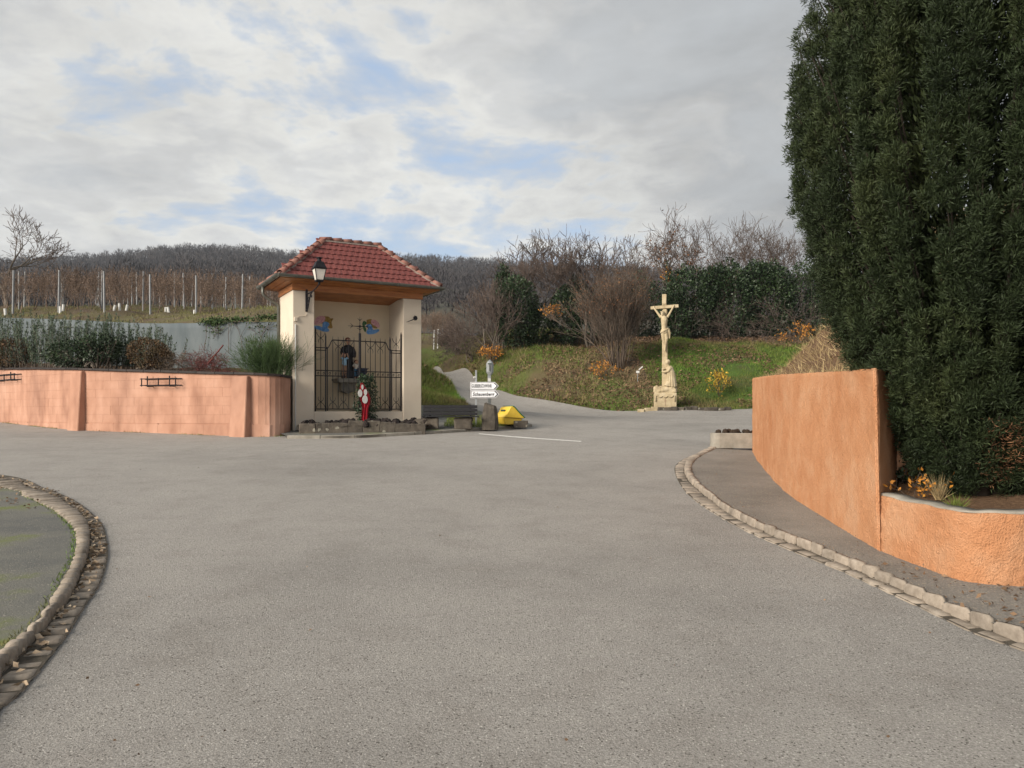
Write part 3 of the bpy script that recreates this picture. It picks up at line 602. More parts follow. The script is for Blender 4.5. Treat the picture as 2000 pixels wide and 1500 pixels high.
inn = [(x + 0.12, y + 0.05) for x, y in inn]
sheet('pavement', [xy(p) for p in ri[::3]] + [(10, 2.6)] + inn[::-1], 'pavement', plz(KH - 0.008), 0.4)
# forecourt of the shrine, behind its own kerb
FK = [(560, 857), (640, 857), (700, 856), (760, 853), (820, 850), (880, 846.5), (940, 842.5), (1000, 838.5), (1040, 836)]
fk = catmull([G(a, b) for a, b in FK], 60)
FH = 0.07
fore_poly = [xy(p) for p in fk] + [(0.35, 23.3), (-0.5, 24.2), (-1.35, 25.2), (-2.4, 24.5), (-5, 23.9), (-6.3, 22), (-6.2, 20.2)]
sheet('forecourt', fore_poly, 'mossy', lambda X, Y: road_z(X, Y) + FH, 0.4)
kf = ribbon('kerb', fk, [p + Vector((-0.02, 0.13, 0)) for p in fk], 'joint', FH - 0.03)
fb = [p + Vector((-0.03, 0.14, 0)) for p in fk]
def fz(x, y): return float(road_z([x], [y])[0])
Lk = plen(fk); nk = 9
for i in range(nk):
    a0, a1 = at_len(fk, Lk * i / nk), at_len(fk, Lk * (i + 1) / nk); c = (a0 + a1) / 2; d = a1 - a0; th_ = math.atan2(d.y, d.x)
    mb = MB(); nn = Vector((-math.sin(th_), math.cos(th_), 0)); l2 = d.length / 2 - 0.006; dv = Vector((d.x, d.y, 0)).normalized()
    z0, z1 = fz(a0.x, a0.y), fz(a1.x, a1.y)
    V = []
    for zz_ in (-0.12, FH + 0.012):
        for s1, off in ((-1, 0), (1, 0), (1, 0.14), (-1, 0.14)):
            p = Vector((c.x, c.y, (z0 if s1 < 0 else z1) + zz_)) + dv * l2 * s1 + nn * off; V.append(p)
    mb.add(V, [(3, 2, 1, 0), (4, 5, 6, 7), (0, 1, 5, 4), (1, 2, 6, 5), (2, 3, 7, 6), (3, 0, 4, 7)]); mb.build('stone', 'concrete', kf, bevel=0.012)
# worn white line across the mouth of the path
wl = [G(935, 848.2), G(985, 852.5), G(1040, 856.2), G(1090, 859.5), G(1135, 862.5)]; wl = catmull(wl, 40); V = []
for i, p in enumerate(wl):
    w = 0.12 + 0.015 * noise.noise(Vector((i * 0.7, 0, 0))); V += [(p.x, p.y - w, fz(p.x, p.y - w) + 0.006), (p.x, p.y + w, fz(p.x, p.y + w) + 0.006)]
o = mesh_np('road_marking', V, [(2 * i, 2 * i + 2, 2 * i + 3, 2 * i + 1) for i in range(len(wl) - 1)], 'white_paint', recentre=False); o['kind'] = 'structure'

# ================================================================== WALLS
def wall_loft(name, base, top, thick, mt, step=0.05, amp=0.008, parent=None, side=1, taper=0.0):
    """roughcast wall: base and top polylines (same count), thickness to the side"""
    n = max(2, int(plen(base) / step)); b = catmull(base, n); t = catmull(top, n); h = max((t[0] - b[0]).length, (t[-1] - b[-1]).length); m = max(2, int(h / step))
    V = []
    def nrm(i):
        d = b[min(i + 1, n - 1)] - b[max(i - 1, 0)]; d.z = 0; d.normalize(); return Vector((-d.y, d.x, 0)) * side
    for i in range(n):
        nn = nrm(i); tk = thick * (1 if not taper else min(1, max(.04, (n - 1 - i) / (n - 1) * plen(b) / taper)))
        for j in range(m + 1):
            p = b[i].lerp(t[i], j / m)
            q = noise.noise(p * 22) * amp + noise.noise(p * 55 + Vector((9, 0, 0))) * amp * 0.7 + noise.noise(p * 2.1) * amp * 1.6
            V.append(p - nn * q)
        tt = t[i] + Vector((0, 0, noise.noise(t[i] * 5) * 0.012))
        V += [tt + nn * tk * 0.06 + Vector((0, 0, 0.012)), tt + nn * tk + Vector((0, 0, 0.012)), b[i] + nn * tk]
    k = m + 4; Fs = []
    for i in range(n - 1):
        for j in range(k - 1): Fs.append((i * k + j, (i + 1) * k + j, (i + 1) * k + j + 1, i * k + j + 1))
    Fs.append(tuple(range(k))); Fs.append(tuple((n - 1) * k + j for j in range(k - 1, -1, -1)))
    me = bpy.data.meshes.new(name); me.from_pydata([tuple(v) for v in V], [], Fs)
    bm = bmesh.new(); bm.from_mesh(me); bmesh.ops.recalc_face_normals(bm, faces=bm.faces); bm.to_mesh(me); bm.free()
    me.polygons.foreach_set('use_smooth', [True] * (len(me.polygons) - 2) + [False] * 2); me.materials.append(M[mt])
    return place(bpy.data.objects.new(name, me), parent)
rw = empty('roughcast_wall', (4.2, 10, SL * 10), 'tall orange roughcast retaining wall stepping down to a low planter wall under the yew', 'wall')
tb = [Vector((6.6, 17.1, 0)), Vector((5.35, 16.6, 0))] + wall_base[:5]; 
for p in tb: p.z = SL * p.y + KH - 0.08
tt_px = {2: 740, 3: 737, 4: 733, 5: 728, 6: 722}
tt_ = []
for i, p in enumerate(tb):
    if i < 2: tt_.append(Vector((p.x, p.y, 2.32)))
    else:
        q = p.copy()
        if i == 6: q = Vector((PX(1709, 6.72), 6.72, 0))
        q.z = PZ(tt_px[i], q.y); tt_.append(q)
wall_loft('tall_wall', tb[1:], tt_[1:], 0.26, 'orange', 0.028, 0.009, rw, side=1, taper=0.5)
cb, ct = tb[-1].copy(), tt_[-1].copy()
dv_ = Vector((0.60, 0.80, 0)); 
cb2 = cb + Vector((0.03, 0.02, 0)); ct2 = ct + Vector((0.03, 0.02, -0.01))
wall_loft('return_wall', [cb2, Vector((3.66, 7.32, 0.3)), Vector((4.25, 8.5, 0.4)), Vector((5.4, 10.3, 0.4))],
          [ct2, Vector((3.67, 7.36, 1.95)), Vector((4.26, 8.53, 1.9)), Vector((5.4, 10.33, 2.0))], 0.035, 'orange', 0.05, 0.008, rw, side=1)
lb = [wall_base[4].lerp(wall_base[3], .10) + Vector((0.02, 0.0, 0)), wall_base[4] + Vector((0.012, 0, 0))] + wall_base[5:6] + lowpts; lb = [Vector((p.x, p.y, SL * p.y + KH - 0.08)) for p in lb]
LT = [0.86, 0.858, 0.850, 0.846, 0.848, 0.852, 0.86, 0.87, 0.88, 0.88]
ltp = [Vector((p.x + 0.02, p.y + 0.03, z)) for p, z in zip(lb, LT)]
wall_loft('low_wall', lb, ltp, 0.2, 'orange', 0.02, 0.010, rw, side=1)
cpb = [p + Vector((0.02, 0.02, 0.006)) for p in ltp]
wall_loft('coping', cpb, [p + Vector((0, 0, 0.010)) for p in cpb], 0.16, 'concrete', 0.04, 0.01, rw, side=1)
# concrete trough at the far end of that wall
pb = P(1432, 880, 15.4); tr = empty('concrete_planter', (PX(1432, 16.0), 16.0, SL * 16.0 + 0.06), 'low rounded concrete planter at the end of the tall orange wall', 'planter', local=True, rz=R(-4))
mb = MB(); prof = []
outl = [(-0.42 + 0.10 * (1 - math.cos(a)), 0) for a in (0,)]
ring = [(-0.46, -0.06), (-0.43, -0.17), (-0.33, -0.23), (0.55, -0.23), (0.55, 0.25), (-0.33, 0.25), (-0.43, 0.18), (-0.46, 0.08)]
ring2 = [(x * 0.86, y * 0.72) for x, y in ring]; n = len(ring)
V = [(x, y, 0) for x, y in ring] + [(x, y, 0.31) for x, y in ring] + [(x, y, 0.31) for x, y in ring2] + [(x, y, 0.2) for x, y in ring2]
Fs = [(a * n + i, a * n + (i + 1) % n, (a + 1) * n + (i + 1) % n, (a + 1) * n + i) for a in range(3) for i in range(n)] + [tuple(3 * n + i for i in range(n))]
mb.add(V, Fs).build('trough', 'concrete', tr, bevel=0.015)
mb = MB()
for i in range(26):
    x, y = random.uniform(-.33, .42), random.uniform(-.13, .14); mb.ball((x, y, 0.27 + random.uniform(0, 0.07)), random.uniform(.04, .07), 6, 4)
mb.build('soil', 'soil', tr)
# raised bed and mound behind the tall wall
def mound_z(X, Y):
    bed = 0.83 + 0.14 * np.clip((Y - 6.3) / 2.5, 0, 1) + 0.03 * np.sin(X * 3 + Y * 2)
    return bed
bedp = [(3.32, 6.72)] + [(p.x + 0.10, p.y + 0.13) for p in ltp[1:]] + [(10, 11.3), (9, 10.9), (5.42, 10.2), (4.3, 8.5), (3.70, 7.35)]
sheet('planting_bed', dense(bedp, 0.3), 'mulch', lambda X, Y: mound_z(X, Y) + 0.03 * np.array([noise.noise(Vector((x * 4, y * 4, 0))) for x, y in zip(X, Y)]), 0.15)
mp = [(p.x + 0.14, p.y) for p in tt_[2:-1]] + [(3.36, 7.25), (3.64, 7.55), (4.2, 8.6), (5.35, 10.4), (9, 11.1), (16, 11.3), (16, 18), (10, 17.8), (6.6, 17.0), (5.5, 16.7)]
def mz(X, Y):
    xl = np.interp(Y, [6.6, 7.7, 10.4, 16.6], [3.2, 3.4, 4.1, 5.2]); d = np.clip(X - xl - 0.2, 0, 20)
    hgt = 1.95 + 0.016 * (Y - 7) * 1.8 + 1.15 * np.clip(d, 0, 2.6) ** 0.9 * np.clip((16.9 - Y) / 2.2, 0, 1) * np.clip((Y - 8.2) / 3.0, 0, 1)
    return hgt + 0.07 * np.array([noise.noise(Vector((x * 1.6, y * 1.6, 3))) for x, y in zip(X, Y)])
sheet('mound', dense(mp, 0.3), 'mulch', mz, 0.25)
q = rng.uniform([3.4, 8.0], [10, 17.2], (26000, 2)); q = q[inpoly(q[:, 0], q[:, 1], mp)]; zq = mz(q[:, 0], q[:, 1])
V, Fq = blades(np.c_[q, zq - 0.01], np.c_[rng.normal(-.25, .6, len(q)), rng.normal(-.1, .6, len(q)), rng.uniform(.25, 1.0, len(q))], rng.uniform(.06, .24, len(q)), rng.uniform(.006, .013, len(q)))
tag(mesh_np('dry_grass', V, Fq, 'drygrass', recentre=False), 'straw-coloured dry grass and stalks on the mound behind the tall orange wall', 'grass', kind='stuff')

# ------------------------------------------------------------------ left garden wall: painted blocks, buttresses, coping
WB = [(-30, 36), (-20.5, 28.2), (-16.8, 25.3), (-12.75, 22.1), (-10.0, 20.9), (-7.1, 19.72), (-6.5, 19.5), (-6.1, 19.55), (-5.9, 19.8), (-5.86, 20.3)]
wbc = catmull([Vector((x, y, 0)) for x, y in WB], 240); WL = plen(wbc)
def wtop(p): return float(np.interp(p.x, [-30, -16.8, -10, -6, -5.8], [4.0, 3.06, 2.75, 2.57, 2.54]))
def wnorm(t):
    d = at_len(wbc, min(WL, t + 0.05)) - at_len(wbc, max(0, t - 0.05)); d.z = 0; d.normalize(); return Vector((d.y, -d.x, 0)), d       # outward (towards road)
lw = empty('garden_wall', (-11, 21.2, SL * 21.2), 'long salmon-painted block garden wall with two buttresses left of the shrine', 'wall')
V = []; Fs = []; n = len(wbc)
for i, p in enumerate(wbc):
    nn, d = wnorm(WL * i / (n - 1)); gz = fz(p.x, p.y) - 0.1; t = wtop(p) - 0.045
    V += [(p.x, p.y, gz), (p.x, p.y, t), (p.x - nn.x * .24, p.y - nn.y * .24, t), (p.x - nn.x * .24, p.y - nn.y * .24, gz)]
for i in range(n - 1):
    for j in range(3): Fs.append((4 * i + j, 4 * i + 4 + j, 4 * i + 5 + j, 4 * i + 1 + j))
Fs += [(0, 1, 2, 3), tuple(4 * (n - 1) + j for j in (3, 2, 1, 0))]
mb = MB(); mb.add(V, Fs); mb.build('wall_core', 'salmon', lw)
t0 = WL - plen([p for p in wbc if p.x > -18.2]); BLn, BH = 0.56, 0.235
row0 = 1.30
def block(ta, tb_, za, zb, out, name='block'):
    mb = MB(); V = []; k = 3
    for i in range(k):
        t = ta + (tb_ - ta) * i / (k - 1); p = at_len(wbc, t); nn, d = wnorm(t)
        for off, z in ((-0.05, za), (out, za), (out, zb), (-0.05, zb)): V.append(Vector((p.x, p.y, z)) + nn * off)
    Fs = [(0, 1, 2, 3), tuple(4 * (k - 1) + j for j in (3, 2, 1, 0))] + [(4 * i + j, 4 * i + 4 + j, 4 * i + 4 + (j + 1) % 4, 4 * i + (j + 1) % 4) for i in range(k - 1) for j in range(4)]
    mb.add(V, Fs); return mb.build(name, 'salmon', lw, bevel=0.0018)
r_i = 0; z = row0
while z < 3.1:
    t = t0 - (0.28 if r_i % 2 else 0)
    while t < WL - 0.02:
        te = min(t + BLn, WL - 0.01); p = at_len(wbc, (t + te) / 2); g_ = fz(p.x, p.y); zt = wtop(p) - 0.05
        za, zb = max(z, g_ - 0.05), min(z + BH - 0.0016, zt)
        if zb - za > 0.05 and te - t > 0.08: block(t + 0.0008, te - 0.0008, za, zb, 0.010 + random.uniform(-.0012, .0012))
        t += BLn
    z += BH; r_i += 1
# footing band and the ragged ledge above it
for ta in np.arange(t0, WL - 0.6, 0.8):
    p = at_len(wbc, ta + 0.4); g_ = fz(p.x, p.y); zt = 1.285 + random.uniform(-.012, .012)
    if zt - g_ > 0.02: block(ta + 0.001, min(ta + 0.799, WL - 0.02), g_ - 0.08, zt, 0.028 + random.uniform(-.004, .004), 'footing')
# buttresses
def t_of_px(px):
    best = min(range(len(wbc)), key=lambda i: abs(1000 + F * wbc[i].x / wbc[i].y - px)); return plen(wbc[:best + 1])
for pxb in (157, 473):
    t = t_of_px(pxb); p = at_len(wbc, t); nn, d = wnorm(t); g_ = fz(p.x, p.y); zt = wtop(p) - 0.09
    mb = MB(); hw0, hw1 = 0.255, 0.245
    V = []
    for z_, hw, o_ in ((g_ - 0.08, hw0, 0.24), (zt - 0.03, hw1, 0.13), (zt, hw1 - 0.02, 0.11)):
        for s1, off in ((-1, o_), (1, o_), (1, -0.1), (-1, -0.1)): V.append(Vector((p.x, p.y, z_)) + d * hw * s1 + nn * off)
    Fs = [(3, 2, 1, 0), (8, 9, 10, 11)] + [(4 * a + j, 4 * a + (j + 1) % 4, 4 * a + 4 + (j + 1) % 4, 4 * a + 4 + j) for a in range(2) for j in range(4)]
    mb.add(V, Fs); o = mb.build('buttress', 'salmon', lw, bevel=0.02)
t = t0
while t < WL - 0.05:                                  # dark flat coping tiles
    te = min(t + 0.62, WL); V = []; k = 3; mb = MB(); dz = random.uniform(-.006, .006)
    for i in range(k):
        tt = t + 0.004 + (te - t - 0.008) * i / (k - 1); p = at_len(wbc, tt); nn, d = wnorm(tt); zt = wtop(p) - 0.045 + dz
        for off, z in ((-0.27, zt - .012), (0.07, zt - .012), (0.07, zt + 0.05), (-0.27, zt + 0.06)): V.append(Vector((p.x, p.y, z)) + nn * off)
    Fs = [(0, 1, 2, 3), tuple(4 * (k - 1) + j for j in (3, 2, 1, 0))] + [(4 * i + j, 4 * i + 4 + j, 4 * i + 4 + (j + 1) % 4, 4 * i + (j + 1) % 4) for i in range(k - 1) for j in range(4)]
    mb.add(V, Fs).build('coping_tile', 'coping', lw, bevel=0.006); t += 0.62
# wrought flower-box racks hung on the wall
def rack(pxc, y0, y1, wpx, lab):
    t = t_of_px(pxc); p = at_len(wbc, t); nn, d = wnorm(t); Yc = p.y; hw = wpx / 2 / F * Yc / max(0.3, abs(d.x)); zt, zb = PZ(y0, Yc), PZ(y1, Yc)
    e = empty('flower_box_rack', (p.x, p.y, zb), lab, 'rack', 'iron racks on the garden wall')
    def pt(u, z, off): return Vector((p.x, p.y, z)) + d * u + nn * off
    for z, off in ((zt - 0.07, 0.20), (zb + 0.03, 0.20), (zt - 0.07, 0.04), (zb + 0.03, 0.04)): MB().tube([pt(-hw, z, off), pt(hw, z, off)], 0.013, 6).build('rail', 'iron', e)
    for u, zz1 in ((-hw * .6, zt), (hw * .6, zt), (0, zt - 0.05), (-hw * .92, zt - .05), (hw * .92, zt - .05)): MB().tube([pt(u, zb, 0.20), pt(u, zz1, 0.20)], 0.016, 6).build('upright', 'iron', e)
    for u in (-hw * .6, hw * .6): MB().tube([pt(u, zb, 0.20), pt(u, zb, 0.0), pt(u, zt, 0.0)], 0.014, 6).build('bracket', 'iron', e)
    return e
rack(322, 735, 755, 88, 'empty black iron flower-box rack on the salmon wall between its two buttresses')
rack(22, 728, 744, 92, 'empty black iron flower-box rack on the salmon wall beyond the far buttress')
# blue-grey retaining wall behind the shrubs
bwt = [(-36, 32.5), (-20, 30), (-13.2, 27.5), (-9.2, 25.4), (-7.55, 24.6), (-6.9, 24.3)]
base = [Vector((x, y, 1.5)) for x, y in bwt]; top = [Vector((x, y, float(np.interp(x, [-36, -20, -13.2, -7.5], [5.75, PZ(621, 30), PZ(627, 26.8), PZ(629, 24.6)])))) for x, y in bwt]
o = wall_loft('retaining_wall', base, top, 0.62, 'bluewall', 0.25, 0.006); tag(o, 'blue-grey rendered retaining wall below the vineyard', 'wall')
wb2 = [p - Vector((0, 0.0, 0)) for p in wbc if p.x > -30]
bedpoly = [(p.x, p.y + 0.2) for p in wb2[::4]] + [(-6.02, 20.6), (-6.8, 22.0), (-6.95, 24.2), (-7.55, 24.5)] + [(-9.2, 25.3), (-13.2, 27.4), (-20, 29.9), (-33, 32)]
sheet('planting_bed', dense(bedpoly, 0.6), 'mulch', lambda X, Y: np.interp(X, [-30, -16.8, -10, -5.8], [3.95, 2.98, 2.66, 2.46]) + 0.10 * np.clip(Y - bw_y(X) + 4.5, 0, 4) + 0.03 * np.sin(X * 4), 0.5)

# ================================================================== SHRINE
C0 = Vector((-5.85, 20.5, 1.0)); RZ = R(29); cc_, ss_ = math.cos(RZ), math.sin(RZ)
def sd(px, py, d):
    """point of the photo on the shrine's plane at depth d -> local (s, d, z)"""
    k = (px - 1000) / F; s = (k * (C0.y + cc_ * d) - C0.x + ss_ * d) / (cc_ - k * ss_); Y = C0.y + ss_ * s + cc_ * d
    return Vector((s, d, PZ(py, Y) - C0.z))
sh = empty('wayside_shrine', C0, 'cream rendered wayside shrine with red tiled hipped roof and timber eaves', 'shrine', rz=RZ, local=True)
W_ = 3.682; D_ = 1.6; PW = 0.575; PR = 3.131; TOP = 3.87
MB().b2(0, PW, 0, D_, -0.15, TOP).build('side_wall', 'cream', sh, bevel=0.012)
MB().b2(PR, W_, 0, D_, -0.15, TOP).build('side_wall', 'cream', sh, bevel=0.012)
MB().b2(PW, PR, 1.2, D_ - 0.01, -0.15, TOP).build('back_wall', 'cream_in', sh)
MB().b2(PW + 0.001, PR - 0.001, 0.02, 0.24, -0.15, 0.62).build('sill_wall', 'cream', sh, bevel=0.008)
MB().b2(PW + 0.001, PR - 0.001, 0.24, 1.2, 0.3, 0.55).build('floor_slab', 'concrete', sh)
mb = MB(); mb.add([(PW, 0.14, TOP + .03), (PR, 0.14, TOP + .03), (PR, 1.2, 3.80), (PW, 1.2, 3.80), (PW, 0.14, TOP + .07), (PR, 0.14, TOP + .07), (PR, 1.2, TOP + .05), (PW, 1.2, TOP + .05)],
                  [(0, 1, 2, 3), (7, 6, 5, 4), (0, 4, 5, 1), (1, 5, 6, 2), (2, 6, 7, 3), (3, 7, 4, 0)]); mb.build('ceiling', 'wood', sh)
MB().b2(-0.03, W_ + 0.03, -0.04, 0.13, TOP - 0.005, TOP + 0.17).build('beam', 'wood', sh, bevel=0.006)
MB().b2(-0.035, 0.12, 0.131, D_ + 0.03, TOP - 0.002, TOP + 0.17).build('beam', 'wood', sh, bevel=0.006)
MB().b2(W_ - 0.12, W_ + 0.035, 0.131, D_ + 0.03, TOP - 0.002, TOP + 0.17).build('beam', 'wood', sh, bevel=0.006)
MB().b2(0.121, W_ - 0.121, D_ - 0.14, D_ + 0.03, TOP - 0.002, TOP + 0.17).build('beam', 'wood', sh, bevel=0.006)
OV = 0.41; EZ = 4.16; RX0, RX1, RY, RZt = 1.05, 2.63, 0.8, 5.42
E = [(-OV, -OV), (W_ + OV, -OV), (W_ + OV, D_ + OV), (-OV, D_ + OV)]; I = [(-0.04, -0.04), (W_ + 0.04, -0.04), (W_ + 0.04, D_ + 0.04), (-0.04, D_ + 0.04)]
for i in range(4):                                   # soffit boards, two per side
    j = (i + 1) % 4
    for f0, f1 in ((0.02, 0.48), (0.52, 0.98)):
        def lerp(a, b, f): return Vector(a).lerp(Vector(b), f)
        a0 = lerp((*I[i], TOP + .165), (*E[i], EZ - .05), f0); a1 = lerp((*I[j], TOP + .165), (*E[j], EZ - .05), f0)
        b0 = lerp((*I[i], TOP + .165), (*E[i], EZ - .05), f1); b1 = lerp((*I[j], TOP + .165), (*E[j], EZ - .05), f1)
        up = Vector((0, 0, 0.02)); MB().add([a0, a1, b1, b0, a0 + up, a1 + up, b1 + up, b0 + up], [(0, 1, 2, 3), (7, 6, 5, 4), (0, 4, 5, 1), (1, 5, 6, 2), (2, 6, 7, 3), (3, 7, 4, 0)]).build('soffit_board', 'wood', sh)
mb = MB()
ez = EZ - 0.025; Ev = [Vector((*e, ez)) for e in E]; rA, rB = Vector((RX0, RY, RZt - .03)), Vector((RX1, RY, RZt - .03))
mb.add(Ev + [rA, rB], [(0, 1, 5, 4), (1, 2, 5), (2, 3, 4, 5), (3, 0, 4), (3, 2, 1, 0)]); roof = mb.build('roof', 'tile', sh)
# tiles: a slab with a double wave along its lower edge
TWd, TLn, EXP = 0.165, 0.285, 0.2235
V = []; nx_ = 8
for zt in (0.0, 0.024):
    for r in (0, 1):
        for i in range(nx_ + 1):
            u = -TWd / 2 + 0.003 + (TWd - 0.006) * i / nx_; wv = 0.005 * math.sin(2 * math.pi * i / nx_)
            V.append((u, (-0.010 * math.cos(2 * math.pi * i / nx_) if r == 0 else TLn), zt + (wv if r == 0 else wv * 0.4)))
k = nx_ + 1; Fs = []
for i in range(nx_):
    Fs += [(i + 1, i, k + i, k + i + 1), (2 * k + i, 2 * k + i + 1, 3 * k + i + 1, 3 * k + i), (i, i + 1, 2 * k + i + 1, 2 * k + i)]
Fs += [(0, 2 * k, 3 * k, k), (nx_, k + nx_, 3 * k + nx_, 2 * k + nx_)]
tme = bpy.data.meshes.new('tile'); tme.from_pydata(V, [], Fs); tme.materials.append(M['tile'])
def tile_plane(e0, e1, top_mid, inset0, inset1):
    e0, e1, tm = Vector(e0), Vector(e1), Vector(top_mid); u = (e1 - e0).normalized(); mid = tm - e0; v = mid - u * mid.dot(u); Lv = v.length; v.normalize(); nrm = u.cross(v)
    wid = (e1 - e0).length; rows = int(Lv / EXP) + 1
    for r in range(rows):
        vv = r * EXP - 0.03
        if vv > Lv - 0.08: break
        x0 = inset0 * max(0, vv) / Lv; x1 = wid - inset1 * max(0, vv) / Lv; off = (TWd / 2 if r % 2 else 0)
        x = x0 - ((x0 - off) % TWd) + TWd / 2
        while x < x1 + 0.02:
            if x > x0 - 0.02:
                o = bpy.data.objects.new('tile', tme); rot = Matrix((u, v, nrm)).transposed().to_4x4()
                tilt = Matrix.Rotation(R(-5.5) + random.gauss(0, .006), 4, 'X')
                o.matrix_basis = Matrix.Translation(e0 + u * x + v * vv + nrm * (0.046 + random.uniform(-.002, .003))) @ rot @ tilt @ Matrix.Rotation(random.gauss(0, .012), 4, 'Z')
                col.objects.link(o); o.parent = roof
            x += TWd
tile_plane((-OV, -OV, EZ), (W_ + OV, -OV, EZ), (RX0, RY, RZt), RX0 + OV, W_ + OV - RX1)
tile_plane((-OV, D_ + OV, EZ), (-OV, -OV, EZ), (RX0, RY, RZt), D_ + OV - RY, RY + OV)
def half_tile(length, r0, r1, name='ridge_tile'):
    V = []; n = 8
    for s_, rr_, yy in ((0, r0, 0), (0, r1, length), (1, r0 - .016, 0), (1, r1 - .016, length)):
        for i in range(n + 1): a = math.pi * i / n; V.append((rr_ * math.cos(a), yy, rr_ * math.sin(a) * 0.9))
    k = n + 1; Fs = []
    for i in range(n): Fs += [(i, i + 1, k + i + 1, k + i), (2 * k + i + 1, 2 * k + i, 3 * k + i, 3 * k + i + 1), (i + 1, i, 2 * k + i, 2 * k + i + 1), (k + i, k + i + 1, 3 * k + i + 1, 3 * k + i)]
    me = bpy.data.meshes.new(name); me.from_pydata(V, [], Fs); me.materials.append(M['ridge']); me.polygons.foreach_set('use_smooth', [True] * len(me.polygons)); return me
rme = half_tile(0.34, 0.115, 0.09)
def ridge_line(a, b, n):
    a, b = Vector(a), Vector(b); d = (b - a); st = d.length / n; d.normalize(); u = d.cross(Vector((0, 0, 1))).normalized(); w = u.cross(d)
    for i in range(n):
        rot = Matrix((u, d, w)).transposed().to_4x4(); o = bpy.data.objects.new('ridge_tile', rme)
        o.matrix_basis = Matrix.Translation(a + d * (st * i) + w * 0.035) @ rot @ Matrix.Rotation(R(-2.5), 4, 'X') @ Matrix.Diagonal((1, st * 1.13 / 0.34, 1, 1)); col.objects.link(o); o.parent = roof
    mb = MB(); pts = []
    for t_ in (0.0, 1.0):
        p = a.lerp(b, t_); pts += [p + u * 0.112 - w * 0.03, p - u * 0.112 - w * 0.03, p - u * 0.07 + w * 0.055, p + u * 0.07 + w * 0.055]
    mb.add(pts, [(3, 2, 1, 0), (4, 5, 6, 7), (0, 1, 5, 4), (1, 2, 6, 5), (2, 3, 7, 6), (3, 0, 4, 7)]); o = mb.build('mortar_bed', 'mortar', roof, fix=False)
    o.matrix_parent_inverse = Matrix()
ridge_line((-OV, -OV, EZ + .02), (RX0, RY, RZt), 8); ridge_line((W_ + OV, -OV, EZ + .02), (RX1, RY, RZt), 8)
ridge_line((-OV, D_ + OV, EZ + .02), (RX0, RY, RZt), 8); ridge_line((W_ + OV, D_ + OV, EZ + .02), (RX1, RY, RZt), 8); ridge_line((RX1 + .1, RY, RZt + .02), (RX0 - .08, RY, RZt + .02), 6)
def gutter(a, b):
    a, b = Vector(a), Vector(b); d = (b - a).normalized(); u = d.cross(Vector((0, 0, 1))); mb = MB(); V = []; n = 8
    for rr_ in (0.075, 0.067):
        for p in (a, b):
            for i in range(n + 1): an = math.pi + math.pi * i / n; V.append(p + u * rr_ * math.cos(an) + Vector((0, 0, rr_ * math.sin(an))))
    k = n + 1; Fs = []
    for i in range(n): Fs += [(i, i + 1, k + i + 1, k + i), (2 * k + i + 1, 2 * k + i, 3 * k + i, 3 * k + i + 1)]
    Fs += [tuple(range(n + 1)), tuple(range(k, k + n + 1))]
    mb.add(V, Fs); g = mb.build('gutter', 'zinc', sh, smooth=False)
    mb = MB(); mb.tube([a + u * 0.075, b + u * 0.075], 0.012, 6); mb.build('rim', 'zinc', g).matrix_parent_inverse = Matrix()
    nb = int((b - a).length / 0.85)
    for i in range(nb):
        p = a.lerp(b, (i + .5) / nb); mb = MB(); pts = [p + u * 0.082 * math.cos(math.pi + math.pi * j / 8) + Vector((0, 0, 0.082 * math.sin(math.pi + math.pi * j / 8))) for j in range(9)]
        mb.tube(pts, 0.008, 5); mb.build('gutter_bracket', 'zinc', g).matrix_parent_inverse = Matrix()
gz = EZ + 0.03; go = OV + 0.075
gutter((W_ + go, -go, gz), (-go, -go, gz)); gutter((-go, -go, gz), (-go, D_ + go, gz)); gutter((W_ + go, D_ + go, gz), (W_ + go, -go, gz))
MB().tube([(-go, D_ * 0.93, gz - .06), (-go, D_ * 0.93, gz - .26), (-go + .05, D_ * .93, gz - .33), (-0.1, D_ * 0.96, gz - 0.52), (-0.05, D_ * 0.96, gz - .6), (-0.05, D_ * 0.96, 1.2)], 0.042, 10).build('downpipe', 'zinc', sh, smooth=True)
MB().tube([(0.065, -0.018, 0.12), (0.065, -0.018, 2.95)], 0.016, 8).build('conduit', 'white_plastic', sh)
MB().b2(0.03, 0.115, -0.05, 0.0, 3.03, 3.14).build('junction_box', 'cream', sh, bevel=0.006)
MB().tube([(0.115, -0.012, 3.13), (0.16, -0.012, 3.17), (0.33, -0.012, 3.18), (0.37, -0.012, 3.26)], 0.007, 6).build('cable', 'cream', sh)
# painted figures on the back wall
def fresco(polys, lab):
    e = empty('wall_painting', C0 + Matrix.Rotation(RZ, 3, 'Z') @ Vector((1.8, 1.19, 2.4)), lab, 'painting', 'wall paintings in the shrine')
    for i, (name, mt, poly) in enumerate(polys):
        pts = [sd(px, py, 1.195) for px, py in poly]; mb = MB(); d = 1.1985 - 0.0022 * i
        w = [[C0 + Matrix.Rotation(RZ, 3, 'Z') @ Vector((p.x, dd, p.z)) for p in pts] for dd in (d, d - 0.002)]
        n = len(pts); mb.add(w[0] + w[1], [tuple(range(n)), tuple(range(2 * n - 1, n - 1, -1))] + [(j, n + j, n + (j + 1) % n, (j + 1) % n) for j in range(n)]); mb.build(name, mt, e)
def sm(poly, n=34):
    c = catmull([Vector((x, y, 0)) for x, y in poly + poly[:1]], n); return [(p.x, p.y) for p in c[:-1]]
l3 = lambda L_: sm([(540 + x / 12.5, 560 + y / 12.5) for x, y in L_]); l4 = lambda L_: sm([(700 + x / 12.5, 600 + y / 12.5) for x, y in L_])
